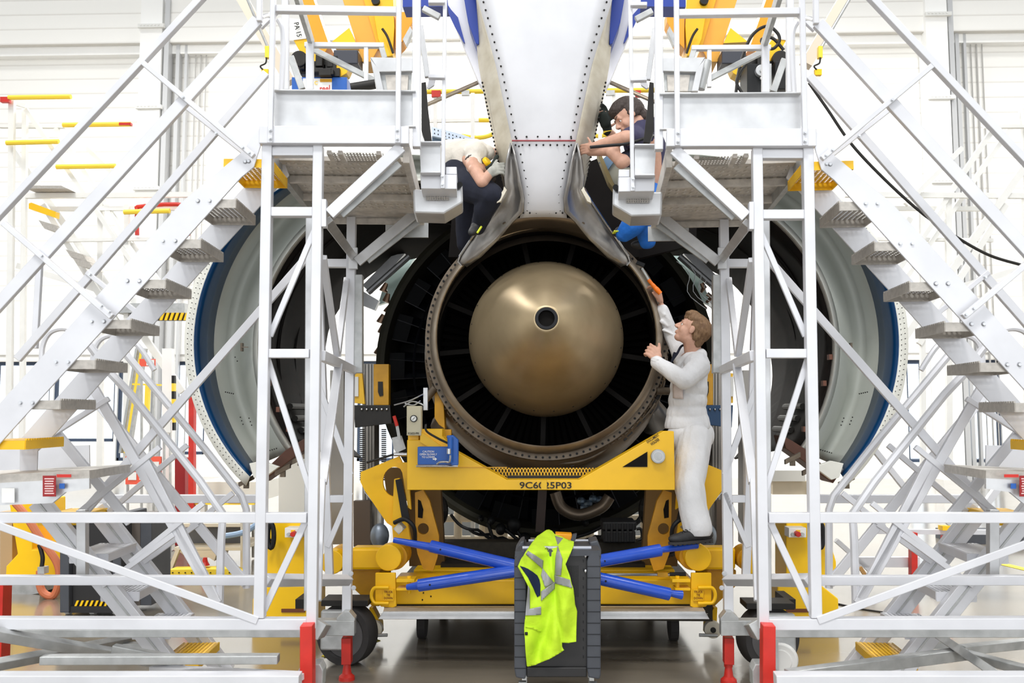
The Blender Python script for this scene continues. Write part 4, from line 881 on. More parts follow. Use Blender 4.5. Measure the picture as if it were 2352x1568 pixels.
# ================================================================== tool cart with the high-visibility jacket
cg = mat('cart_grey', (70, 73, 80), .55, 0, .12, 12, .05); cb_ = mat('cart_panel', (34, 33, 34), .45, .1, .1, 10)
ct = thing('tool_cart', 'dark grey plastic tool cart with light handles standing in front of the stand', 'tool cart', floorpt(P(1281, 1500, 5.4)))
for (a, b_) in ((1181, 1209), (1348, 1380)):
    MB().ppoly(W, [(a, 1290), (a + 6, 1270), (b_ - 4, 1262), (b_, 1290), (b_, 1550), (b_ - 3, 1560), (a + 4, 1556), (a, 1535)], 5.3, .46).build('corner_pillar', cg, ct, bev=.008)
    m = MB()
    for k in range(10): m.prect(W, a + 1, 1300 + 26 * k, b_ - 1, 1301 + 26 * k, 5.296, .006)
    m.build('pillar_groove', black, ct)
MB().prect(W, 1209, 1268, 1348, 1532, 5.33, .42).build('cabinet', cb_, ct, bev=.003)
MB().prect(W, 1209, 1532, 1348, 1555, 5.31, .44).build('base_rail', cb_, ct, bev=.006)
MB().loft([[P(1183, 1272, 5.3), P(1380, 1270, 5.3)], [P(1190, 1262, 5.42), P(1374, 1260, 5.42)], [P(1200, 1250, 5.74), P(1364, 1248, 5.74)]]).build('top_tray', cg, ct, solid=.03)
for (u0, u1, v, d) in ((1200, 1358, 1258, 5.36), (1214, 1363, 1242, 5.78)):
    MB().tube([P(u0, v, d), P(u1, v, d)], .011, 10).build('handle', mat('handle_light', (170, 174, 184), .4, .3) if 'handle_light' not in MATS else MATS['handle_light'], ct, smooth=True)
for (a, b_, sgn) in ((1181, 1204, 1), (1356, 1381, -1)):
    MB().ppoly(W, [(a, 1285), (a + (3 if sgn > 0 else 0), 1262), (a + (14 if sgn > 0 else -2), 1244), (b_ - (0 if sgn > 0 else 8), 1240), (b_, 1262), (b_, 1285)], 5.5, .2).build('handle_bracket', cg, ct, bev=.01)
pf = MB()
for i in range(7):
    for j in range(22): pf.disc(P(1306 + i * 3.6, 1300 + j * 3.3, 5.328), W.ey, .0022, .003, 6)
pf.build('vent_holes', mat('hole_black', (6, 6, 6), .8), ct)
for (u, v) in ((1345, 1276), (1345, 1311)): MB().sph(P(u, v, 5.32), (.008, .006, .012), 8, 6).build('latch', chrome, ct, smooth=True)
m = MB()
for j in range(12): m.prect(W, 1339, 1285 + j * 20, 1341, 1291 + j * 20, 5.326, .003)
m.build('rail_slots', black, ct)
for (u, d) in ((1200, 5.36), (1362, 5.36), (1205, 5.7), (1358, 5.7)):
    c = P(u, 1568, d); c.z = .05; MB().disc(c, W.ex, .05, .03, 20).build('caster', white, ct, bev=.003, smooth=False)
    MB().obox(c + Vector((0, 0, .05)), W.ex * .022, W.ey * .02, Vector((0, 0, .035))).build('caster_fork', galv, ct)
MB().ppoly(W, [(1278, 1226), (1314, 1228), (1312, 1243), (1280, 1243)], 5.6, .1).build('yellow_tool_case', yel, ct) if 0 else None
yb = thing('tool_box', 'small yellow tool box half hidden behind jacket on the cart', 'tool box', P(1296, 1243, 5.6))
MB().ppoly(W, [(1276, 1225), (1314, 1227), (1312, 1246), (1276, 1246)], 5.6, .1).build('box_body', oran, yb, bev=.004)
MB().ppoly(W, [(1316, 1228), (1325, 1226), (1322, 1240), (1312, 1250), (1311, 1240)], 5.58, .05).build('strap', cg, yb)
hv = mat('hi_vis_fabric', (200, 238, 40), .75, 0, .16, 10, .6, bd=.02); rf = mat('reflective_tape', (152, 153, 155), .45, .2, .08, 30)
jk = [(1249, 1221.6), (1254, 1218), (1260.5, 1216.5), (1268, 1220), (1274, 1227), (1290, 1233), (1304, 1240), (1318, 1244.5), (1318, 1252), (1308, 1275), (1299, 1295.5), (1303, 1308), (1308, 1321), (1316.6, 1352), (1320, 1387), (1325, 1403), (1324, 1440), (1323, 1473), (1306, 1476), (1291, 1475), (1291, 1484), (1295, 1493), (1262, 1513), (1230, 1526), (1211, 1530), (1207, 1490), (1204, 1443), (1205, 1428), (1207, 1413), (1210, 1380), (1213, 1346.5), (1203, 1325), (1190, 1300.6), (1197, 1284), (1208, 1267.5), (1220, 1250), (1234, 1232)]
def fold(u, v):
    f = .024 * math.sin((u - 1240 + (v - 1300) * .12) / 15.0) + .012 * math.sin((u + v * .35) / 9.0 + 1) + .012 * noise.noise(Vector((u / 22, v / 40, 0)))
    f -= .03 * math.exp(-((u - 1274 - (v - 1350) * .12) / 7) ** 2) * (1 if v > 1250 else 0) * -1
    top = max(0, (1268 - v) / 50); return -.055 + f + top * .42 * (1 if v < 1268 else 0)
jt = thing('safety_jacket', 'yellow-green high-visibility jacket with grey reflective bands draped over the cart', 'jacket', P(1262, 1530, 5.27))
sheet('jacket_body', W, jk, 5.3, fold, hv, jt, 4, .008)
def stripe(pts, e=.011): sheet('reflective_band', W, pts, 5.3 - e, fold, rf, jt, 4, .003)
stripe([(1208, 1272.6), (1213, 1265), (1230, 1275), (1248, 1287), (1246, 1306)])
stripe([(1246.4, 1304), (1242.6, 1321), (1252, 1349), (1272, 1337.6), (1249, 1308)], .012)
stripe([(1274.5, 1336), (1274, 1352), (1242.6, 1380), (1242.6, 1358)], .013)
stripe([(1281, 1252), (1292, 1283), (1288.5, 1321), (1274, 1321), (1276, 1280)])
stripe([(1273, 1320), (1309, 1331), (1315, 1350.4), (1274.5, 1339)], .012)
stripe([(1274.5, 1230.5), (1293.6, 1236), (1281, 1252)])
stripe([(1213, 1344), (1217, 1352), (1217, 1397.6), (1242.6, 1392.5), (1242.6, 1411.6), (1206.5, 1413)])
sheet('jacket_lining', W, [(1194, 1299), (1204, 1302), (1213, 1306), (1224, 1313), (1234, 1321), (1239, 1331), (1241, 1341.5), (1241, 1367), (1234, 1371), (1229, 1360), (1226, 1352), (1213, 1326)], 5.292, fold, mat('lining_navy', (10, 30, 62), .9), jt, 4, .003)
sheet('pocket_flap', W, [(1208, 1436), (1228, 1440), (1244, 1447), (1240, 1452), (1225, 1444), (1207, 1440)], 5.292, fold, hv, jt, 4, .004)
sheet('pocket_label', W, [(1205.5, 1451), (1212, 1451), (1212, 1458), (1205.5, 1458)], 5.29, fold, black, jt, 4, .003)
text('IFR', W, 1256, 1262, 5.3 + fold(1256, 1262) - .02, 9, MATS['black_lettering'], jt, rot=math.radians(38), wpx=11)
# ================================================================== people: tapered volumes melted into one skin
skin = mat('skin', (206, 160, 138), .55, 0, .12, 30, .03); hairb = mat('hair_brown', (104, 76, 52), .7, 0, .5, 60, .5, (160, 128, 92), (1, 1, .3)); haird = mat('hair_dark', (54, 44, 40), .7, 0, .3, 60, .5, (96, 84, 80))
wcloth = mat('white_workwear', (224, 224, 226), .85, 0, .1, 9, .9, None, (1, 1, .55), bd=.03); wtee = mat('white_tee', (222, 216, 206), .85, 0, .1, 8, .8, bd=.03)
gl_dark = mat('glove_dark', (34, 42, 38), .85, 0, .2, 30); gl_grey = mat('glove_grey', (172, 172, 164), .85, 0, .2, 40); shoe_m = mat('shoe_black', (38, 38, 40), .6, 0, .2, 20, .1)
eyew = mat('eye_white', (230, 225, 220), .3); eyed = mat('eye_dark', (40, 28, 22), .3)
def cap(mb, p, q_, r0, r1=None, n=14, sq=None):
    """rounded tapered limb"""
    r1 = r0 if r1 is None else r1; p, q_ = Vector(p), Vector(q_); d = (q_ - p); L = d.length or 1e-6; d = d / L
    pts = []; rs = []
    for k in range(4): a = PI / 2 * (1 - k / 4); pts.append(p - d * r0 * math.sin(a)); rs.append(max(.0005, r0 * math.cos(a)))
    pts.append(p); rs.append(r0); pts.append(q_); rs.append(r1)
    for k in range(1, 5): a = PI / 2 * k / 4; pts.append(q_ + d * r1 * math.sin(a)); rs.append(max(.0005, r1 * math.cos(a)))
    return mb.tube(pts, rs, n)
def melt(name, mb, m, parent=None, vox=.008, it=6, wr=0., ws=9., base=None, clamp=None):
    off = base if base is not None else BASE.get(parent.name, Vector())
    me = bpy.data.meshes.new('tmp'); me.from_pydata([tuple(p - off) for p in mb.v], [], mb.f)
    bmx = bmesh.new(); bmx.from_mesh(me); bmesh.ops.recalc_face_normals(bmx, faces=bmx.faces); bmx.to_mesh(me); bmx.free()
    o = bpy.data.objects.new('tmp', me); COL.objects.link(o)
    r = o.modifiers.new('r', 'REMESH'); r.mode = 'VOXEL'; r.voxel_size = vox
    s = o.modifiers.new('s', 'SMOOTH'); s.factor = .5; s.iterations = it
    bpy.context.view_layer.update(); me2 = bpy.data.meshes.new_from_object(o.evaluated_get(bpy.context.evaluated_depsgraph_get())); bpy.data.objects.remove(o)
    me2.name = name
    if wr:
        for w in me2.vertices:
            c = w.co * ws; c.z *= .55 if name != 'hair' else .3
            k = noise.noise(c) + .55 * noise.noise(c * 2.1 + Vector((3, 1, 7))); k = k * 1.3 if name != 'hair' else 1 - abs(k) * 2.2
            w.co += w.normal * wr * k
    if clamp:
        for w in me2.vertices:
            q_ = w.co + off
            if q_.y < clamp[1] and q_.z < clamp[0]: w.co.z = clamp[0] - off.z + (q_.z - clamp[0]) * .04
    me2.materials.clear(); me2.materials.append(m)
    for p in me2.polygons: p.use_smooth = True
    ob = bpy.data.objects.new(name, me2); COL.objects.link(ob); BASE[ob.name] = off
    if parent: ob.parent = parent
    else: ob.location = off
    return ob
def basis(fwd, up):
    f = Vector(fwd).normalized(); u = Vector(up); u = (u - f * u.dot(f)).normalized(); s = u.cross(f); return Matrix((f, s, u)).transposed()
def head(mb, c, fwd, up, sc=1.0):
    M = basis(fwd, up); c = Vector(c); T = lambda x, y, z: c + M @ Vector((x, y, z)) * sc
    R = lambda *r: tuple(a * sc for a in r)
    mb.sph(T(-.012, 0, .03), R(.098, .077, .09), 20, 14, M); mb.sph(T(.022, 0, -.03), R(.066, .060, .085), 18, 12, M)
    mb.sph(T(.052, 0, -.094), R(.032, .034, .026), 12, 8, M); mb.sph(T(.0, 0, -.07), R(.055, .054, .045), 12, 8, M)
    cap(mb, T(.084, 0, .012), T(.108, 0, -.026), .009 * sc, .013 * sc); mb.sph(T(.1, .011, -.032), R(.011, .008, .008)); mb.sph(T(.1, -.011, -.032), R(.011, .008, .008))
    cap(mb, T(.075, -.036, .022), T(.075, .036, .022), .014 * sc); mb.sph(T(.084, 0, -.055), R(.014, .024, .006)); mb.sph(T(.082, 0, -.068), R(.014, .022, .007))
    for s in (-1, 1): mb.sph(T(-.004, s * .078, -.012), R(.020, .009, .032), 12, 8, M); mb.sph(T(.05, s * .04, -.035), R(.026, .016, .03), 12, 9, M); cap(mb, T(.07, s * .02, .008), T(.067, s * .042, .006), .0115 * sc, .010 * sc, 10); mb.sph(T(-.004, s * .084, -.012), R(.019, .007, .031), 12, 8, M)
    return T, M
def face_parts(T, M, parent, hairmat, sc=1.0, hair=((-.01, 0, .072, .1, .082, .062), (-.055, 0, .02, .07, .084, .085), (-.03, .066, .012, .05, .022, .05), (-.03, -.066, .012, .05, .022, .05), (-.072, 0, -.055, .04, .055, .055), (.05, 0, .095, .045, .06, .03))):
    e = MB(); d = MB(); br = MB()
    for s in (-1, 1):
        e.sph(T(.072, s * .031, -.003), .0095 * sc, 12, 8); d.sph(T(.079, s * .032, -.003), .0048 * sc, 8, 6); cap(br, T(.09, s * .014, .026), T(.082, s * .046, .03), .004 * sc, .003 * sc, 8)
    e = e.build('eyes', eyew, parent, smooth=2); d.build('irises', eyed, parent, smooth=2); br.build('eyebrows', hairmat, parent, smooth=2)
    h = MB()
    for (x, y, z, a, b_, c) in hair: h.sph(T(x, y, z), (a * sc, b_ * sc, c * sc), 18, 12, M)
    melt('hair', h, hairmat, parent, .005, 3, .0035, 60)
def hand(mb, wrist, palm, fdir, side, curl, sc=1.0, thumb=None, spread=.18):
    """wrist->palm centre; fingers start at the palm end along fdir, bend towards `curl`; side = across the knuckles to the index"""
    wrist, palm = Vector(wrist), Vector(palm); f = Vector(fdir).normalized(); s = Vector(side).normalized(); c = Vector(curl).normalized()
    n = c
    for k in (-1, -.33, .33, 1): cap(mb, wrist.lerp(palm, .2) + s * k * .018 * sc, palm + s * k * .031 * sc + f * .02 * sc, .017 * sc, .0145 * sc, 10)
    for k, L in ((1, .92), (.33, 1.05), (-.33, 1.0), (-1, .8)):
        a = palm + s * k * .032 * sc + f * .03 * sc; r = .0088 * sc; L *= .034 * sc; d = (f + s * k * spread).normalized()
        p1 = a + (d * .75 + c * .5).normalized() * L; p2 = p1 + (d * .15 + c).normalized() * L * .8; p3 = p2 + (d * -.5 + c * .8).normalized() * L * .6
        cap(mb, a, p1, r * 1.1, r, 9); cap(mb, p1, p2, r, r * .92, 9); cap(mb, p2, p3, r * .92, r * .8, 9)
    th = Vector(thumb).normalized() if thumb is not None else (s + f * .6).normalized()
    b0 = wrist.lerp(palm, .45) + s * .026 * sc; b1 = b0 + (s * .5 + th).normalized() * .032 * sc; b2 = b1 + th * .03 * sc
    cap(mb, b0, b1, .0135 * sc, .011 * sc, 9); cap(mb, b1, b2, .011 * sc, .009 * sc, 9)
def shoe(name, toe, heel, h, parent, sole=True, m=None):
    toe, heel = Vector(toe), Vector(heel); d = (toe - heel); L = d.length; d.normalize(); up = Vector((0, 0, 1)); up = (up - d * up.dot(d)).normalized(); s = d.cross(up); M = Matrix((d, s, up)).transposed()
    mb = MB(); mb.sph(toe - d * .09 + up * .035, (.09, .046, .036), 16, 10, M); mb.sph(heel + d * .07 + up * .045, (.075, .038, .045), 16, 10, M); cap(mb, heel + d * .11 + up * .045, toe - d * .1 + up * .04, .042, .038)
    cap(mb, heel + d * .05 + up * .05, heel + d * .06 + up * (.05 + h), .04, .042)
    ob = melt(name, mb, m or shoe_m, parent, .006, 4)
    if sole:
        k = MB(); pts = []
        for i in range(24):
            a = 2 * PI * i / 24; pts.append(heel + d * (L / 2 + math.cos(a) * L / 2) + s * math.sin(a) * (.045 - .008 * math.cos(a) * -1))
        k.prism([p + up * -.002 for p in pts], up * .018)
        for i in range(9): k.obox(heel + d * L * (.08 + .1 * i) + up * -.005, d * L * .03, s * .036, up * .004)
        k.build('sole', rubber, ob if 0 else parent, bev=0)
        l = MB()
        for i in range(5): p = toe - d * (.10 + .018 * i) + up * (.072 + .006 * i); l.tube([p - s * .022, p + up * .004, p + s * .022], .0028, 6)
        l.build('laces', black, parent)
    return ob
# ---------------------------------------------------------------- man in white overalls
Y1 = 6.62; b1 = P(1590, 1250, 6.7)
sk = MB()
hc = P(1588, 757, 6.62)
T, M = head(sk, hc, (-.84, .1, .5), (.5, .02, .86), 1.04)
nb = P(1594, 822, 6.68)
cap(sk, T(-.03, 0, -.06), nb, .06, .068); cap(sk, nb, P(1582, 930, 6.7), .07, .09); cap(sk, P(1582, 930, 6.7), P(1588, 1010, 6.7), .09, .09)
shN = P(1608, 842, 6.52); elN = P(1572, 873, 6.42); wrN = P(1512, 826, 6.5)      # near arm
shF = P(1572, 828, 6.86); elF = P(1542, 765, 6.9); wrF = P(1519, 703, 6.86)      # far arm, raised
for a, b_, c, in ((shN, elN, wrN), (shF, elF, wrF)): cap(sk, nb, a, .07, .055); cap(sk, a, b_, .05, .042); cap(sk, b_, c, .04, .028)
hand(sk, P(1513, 824, 6.5), P(1503, 811, 6.52), (-.72, .15, .55), (.5, .1, .75), (.25, .92, -.3), 1.15, thumb=(-.05, .3, 1))
hand(sk, P(1517, 694, 6.84), P(1512, 676, 6.8), (-.2, .0, 1), (-.6, -.75, .15), (-.75, .45, -.1), 1.05, thumb=(-.5, -.4, .5))
cap(sk, P(1596, 1000, 6.6), P(1584, 1112, 6.38), .08, .06); cap(sk, P(1584, 1112, 6.38), P(1604, 1225, 6.18), .055, .04)
man = melt('person', sk, skin, None, .0055, 3, base=b1)
tag(man, 'man in white jacket and trousers reaching up with an orange-handled tool beside nozzle', 'person')
face_parts(T, M, man, hairb, 1.04, ((-.008, 0, .07, .1, .082, .058), (-.055, 0, .025, .085, .09, .092), (-.035, .07, .03, .055, .018, .04), (-.035, -.07, .03, .055, .018, .04), (-.052, .062, -.02, .03, .02, .05), (-.052, -.062, -.02, .03, .02, .05), (-.082, 0, -.045, .038, .056, .06), (.058, .012, .088, .038, .055, .024), (.03, .0, .11, .05, .06, .022)))
j = MB()
cap(j, P(1600, 828, 6.68), P(1576, 838, 6.68), .085, .075)
cap(j, P(1602, 838, 6.56), P(1590, 842, 6.82), .10, .095)
for (u, v, r, y) in ((1583, 860, 42, 6.7), (1581, 890, 43, 6.7), (1578, 920, 45, 6.7), (1577, 950, 47, 6.7), (1579, 968, 51, 6.7), (1579, 978, 53, 6.68)):
    c = P(u, v, y); j.sph(c, (r * Y1 / F, .16, .125), 20, 12)
cap(j, shN, elN, .082, .072); cap(j, elN, P(1509, 832, 6.49), .07, .046)
cap(j, shF, elF, .08, .062); cap(j, elF, P(1521, 712, 6.86), .062, .046)
cap(j, P(1590, 812, 6.62), P(1560, 832, 6.66), .03, .028)
cap(j, P(1609, 815, 6.62), P(1602, 900, 6.66), .05, .07)
for (a, b_, r) in (((1520, 738, 6.83), (1533, 750, 6.83), .014), ((1524, 758, 6.84), (1545, 768, 6.83), .014), ((1526, 722, 6.82), (1538, 736, 6.83), .011)):
    cap(j, P(*a), P(*b_), r, r * .5, 8)
jo = melt('work_jacket', j, wcloth, man, .0075, 4, .007, 7.5, clamp=(P(1580, 984, 6.6).z, 9))
MB().tube([P(1511, 826, 6.49) , P(1508, 833, 6.49)], .049, 16).build('cuff', wcloth, man, smooth=True)
sheet('pocket', W, [(1545, 880), (1568, 882), (1569, 916), (1546, 914)], 6.7, lambda u, v: -.163 * math.sqrt(max(.1, 1 - ((u - 1580) / 46) ** 2)), mat('dusty_cloth', (214, 200, 194), .9, 0, .2, 20), man, 6, .006)
MB().tube(smoothpts([T(-.06, -.05, -.09), T(-.0, -.078, -.12), P(1555, 812, 6.58), P(1543, 828, 6.6)]), .009, 8).build('lanyard', navy, man, smooth=True)
MB().ppoly(W, [(1548, 808), (1556, 810), (1546, 830), (1540, 834)], 6.56, .03).build('shirt_collar', navy, man)
tr = MB()
cap(tr, P(1572, 1000, 6.64), P(1600, 1000, 6.7), .125, .13)
for pts in (((1596, 1010, 6.56, .125), (1590, 1060, 6.46, .118), (1581, 1110, 6.36, .108), (1590, 1160, 6.27, .1), (1602, 1215, 6.2, .098)), ((1572, 1010, 6.74, .115), (1576, 1060, 6.72, .11), (1582, 1110, 6.7, .10), (1588, 1160, 6.72, .08), (1584, 1215, 6.74, .07))):
    for a, b_ in zip(pts, pts[1:]): cap(tr, P(*a[:3]), P(*b_[:3]), a[3], b_[3])
melt('trousers', tr, wcloth, man, .0085, 4, .008, 6, clamp=(P(1600, 1228, 6.2).z, 6.42))
shoe('shoe', P(1535, 1250, 6.12), P(1638, 1241, 6.2), .03, man)
shoe('shoe', P(1500, 1286, 6.9), P(1578, 1262, 6.95), .03, man)
# torch in the raised hand
tc_ = thing('wrench', 'tool with orange handle and black head held up to the nozzle rim', 'hand tool', P(1516, 673, 6.74))
oh = mat('orange_handle', (240, 120, 20), .4)
MB().tube(smoothpts([P(1517, 674, 6.74), P(1508, 664, 6.74), P(1500, 655, 6.74), P(1489, 642, 6.74)]), [.018] * 4 + [.02] * 4 + [.017] * 5 + [.014] * 6, 14).build('handle', oh, tc_, smooth=True)
MB().tube([P(1490, 643, 6.74), P(1474, 616, 6.74)], .010, 10).build('shaft', galv, tc_, smooth=True)
MB().bar(P(1480, 610, 6.74), P(1462, 602, 6.74), .03, .03, W.ey).build('head', black, tc_, bev=.004)
# ---------------------------------------------------------------- man in the dark shirt, upper right
b2 = P(1470, 562, 6.75); sk = MB()
T, M = head(sk, P(1443, 268, 6.3), (-.8, -.12, -.55), (-.45, .05, .85), 1.08)
cap(sk, T(-.03, 0, -.06), P(1478, 318, 6.5), .06, .075); cap(sk, P(1480, 320, 6.5), P(1500, 440, 6.7), .12, .12)
cap(sk, P(1462, 318, 6.3), P(1436, 316, 6.15), .06, .052); cap(sk, P(1436, 316, 6.15), P(1362, 338, 6.3), .052, .034)
cap(sk, P(1468, 350, 6.35), P(1428, 372, 6.2), .055, .05); cap(sk, P(1428, 372, 6.2), P(1405, 350, 6.2), .046, .042); cap(sk, P(1412, 345, 6.2), P(1356, 348, 6.35), .042, .034)
cap(sk, P(1470, 300, 6.6), P(1415, 322, 6.6), .05, .045); cap(sk, P(1415, 322, 6.6), P(1396, 300, 6.55), .042, .032)
hand(sk, P(1395, 300, 6.55), P(1391, 280, 6.52), (-.15, 0, 1), (.9, .1, .1), (-.4, -.5, .4), .9)
hand(sk, P(1362, 339, 6.3), P(1352, 341, 6.32), (-1, .2, 0), (0, -.3, 1), (-.2, .9, 0), .9)
m2 = melt('person', sk, skin, None, .006, 3, base=b2)
tag(m2, 'dark-haired man in navy T-shirt leaning in from the right platform', 'person')
face_parts(T, M, m2, haird, 1.08, ((-.005, 0, .074, .1, .084, .062), (-.06, 0, .022, .07, .086, .085), (-.03, .068, .012, .05, .022, .055), (-.03, -.068, .012, .05, .022, .055), (-.082, 0, -.045, .045, .058, .06), (.055, .0, .09, .04, .05, .026)))
j = MB(); cap(j, P(1465, 300, 6.34), P(1480, 300, 6.7), .105, .105); cap(j, P(1472, 306, 6.5), P(1500, 400, 6.7), .15, .16); cap(j, P(1463, 315, 6.32), P(1450, 316, 6.22), .088, .078); cap(j, P(1500, 400, 6.7), P(1500, 450, 6.75), .15, .15)
melt('t_shirt', j, tee, m2, .009, 5, .007, 9)
j = MB(); cap(j, P(1457, 360, 6.32), P(1438, 366, 6.24), .07, .06); melt('elbow_pad', j, navy, m2, .008, 4)
j = MB(); cap(j, P(1396, 302, 6.55), P(1391, 281, 6.52), .034, .038); cap(j, P(1391, 284, 6.52), P(1386, 266, 6.5), .042, .036); hand(j, P(1391, 282, 6.52), P(1387, 270, 6.5), (-.3, 0, 1), (.9, .1, .2), (-.6, -.5, .3), 1.25); melt('work_glove', j, gl_dark, m2, .006, 3)
MB().tube([P(1395, 301, 6.55), P(1396, 305, 6.55)], .036, 14).build('glove_cuff', yrail, m2, smooth=True)
j = MB()
for pts in (((1490, 440, 6.7, .15), (1478, 485, 6.5, .11), (1452, 515, 6.45, .085), (1432, 538, 6.5, .06)), ((1500, 440, 6.8, .14), (1492, 490, 6.6, .1), (1484, 525, 6.55, .08), (1486, 552, 6.6, .065))):
    for a, b_ in zip(pts, pts[1:]): cap(j, P(*a[:3]), P(*b_[:3]), a[3], b_[3])
melt('trousers', j, mat('bright_blue_cloth', (10, 104, 200), .6, 0, .3, 6, .8, bd=.03), m2, .009, 4, .01, 8)
shoe('shoe', P(1408, 545, 6.5), P(1448, 548, 6.62), .03, m2, False); shoe('shoe', P(1450, 572, 6.6), P(1505, 572, 6.7), .02, m2, False)
m = MB()
for k in range(7): m.tube([P(1408 + 4 * k, 536 - k * .5, 6.5), P(1412 + 4 * k, 530, 6.46)], .006, 5)
m.build('laces', mat('neon_lace', (220, 230, 60), .6), m2)
cb = MB().tube(smoothpts([P(1356, 338, 6.0), P(1400, 334, 6.05), P(1440, 330, 6.1), P(1480, 318, 6.1), P(1500, 312, 6.2)]), .011, 8).build('cable', black, smooth=True); tag(cb, 'black cable across the forearm of the man in navy T-shirt', 'cable')
# ---------------------------------------------------------------- man bent over, upper left
b3 = P(1090, 545, 6.75); sk = MB()
T, M = head(sk, P(1101, 393, 6.45), (.25, -.55, -.75), (.6, .5, -.5), 1.02)
cap(sk, T(-.03, 0, -.06), P(1080, 365, 6.55), .058, .07); cap(sk, P(1080, 365, 6.6), P(1035, 360, 6.7), .11, .12); cap(sk, P(1040, 365, 6.7), P(1060, 410, 6.7), .12, .11)
cap(sk, P(1100, 350, 6.6), P(1122, 350, 6.6), .06, .05); cap(sk, P(1122, 350, 6.6), P(1150, 353, 6.75), .048, .04)
cap(sk, P(1085, 380, 6.4), P(1108, 418, 6.3), .05, .045); cap(sk, P(1108, 418, 6.3), P(1128, 395, 6.3), .042, .032)
m3 = melt('person', sk, skin, None, .006, 3, base=b3)
tag(m3, 'man in white T-shirt and navy trousers bent head down beside the pylon', 'person')
face_parts(T, M, m3, haird, 1.02)
j = MB(); cap(j, P(1092, 352, 6.5), P(1088, 352, 6.8), .09, .09); cap(j, P(1085, 356, 6.6), P(1035, 364, 6.7), .125, .15); cap(j, P(1100, 352, 6.6), P(1118, 352, 6.6), .078, .062); cap(j, P(1088, 372, 6.46), P(1092, 388, 6.42), .075, .065); cap(j, P(1035, 364, 6.7), P(1046, 392, 6.7), .15, .13); cap(j, P(1060, 360, 6.6), P(1070, 395, 6.55), .10, .05)
melt('t_shirt', j, wtee, m3, .009, 4, .009, 8)
j = MB()
for pts in (((1052, 405, 6.6, .135), (1090, 432, 6.45, .12), (1128, 448, 6.35, .09), (1110, 485, 6.45, .075), (1098, 522, 6.55, .058)), ((1045, 405, 6.8, .13), (1075, 445, 6.8, .11), (1070, 500, 6.85, .085), (1068, 560, 6.9, .07))):
    for a, b_ in zip(pts, pts[1:]): cap(j, P(*a[:3]), P(*b_[:3]), a[3], b_[3])
melt('trousers', j, navy, m3, .009, 4, .008, 8)
for s in (-1, 1): MB().disc(T(-.005, s * .088, -.01), M @ Vector((0, 1, 0)), .042, .035, 22).build('ear_defender', yel2, m3, bev=.01, smooth=True)
j = MB(); hand(j, P(1126, 397, 6.3), P(1136, 390, 6.3), (1, .2, .4), (.1, .3, 1), (.4, .8, -.2), 1.15); cap(j, P(1124, 400, 6.3), P(1132, 392, 6.3), .034, .036); melt('work_glove', j, gl_grey, m3, .006, 3)
sh = shoe('shoe', P(1083, 548, 6.45), P(1112, 520, 6.6), .03, m3, False)
MB().tube([P(1096, 535, 6.44), P(1106, 520, 6.46)], .008, 6).build('shoe_stripe', MATS['neon_lace'], m3)
MB().tube(smoothpts([P(1142, 358, 6.4), P(1130, 378, 6.36), P(1116, 388, 6.36)]), .016, 8).build('sleeve_strap', gl_dark, m3, smooth=True)
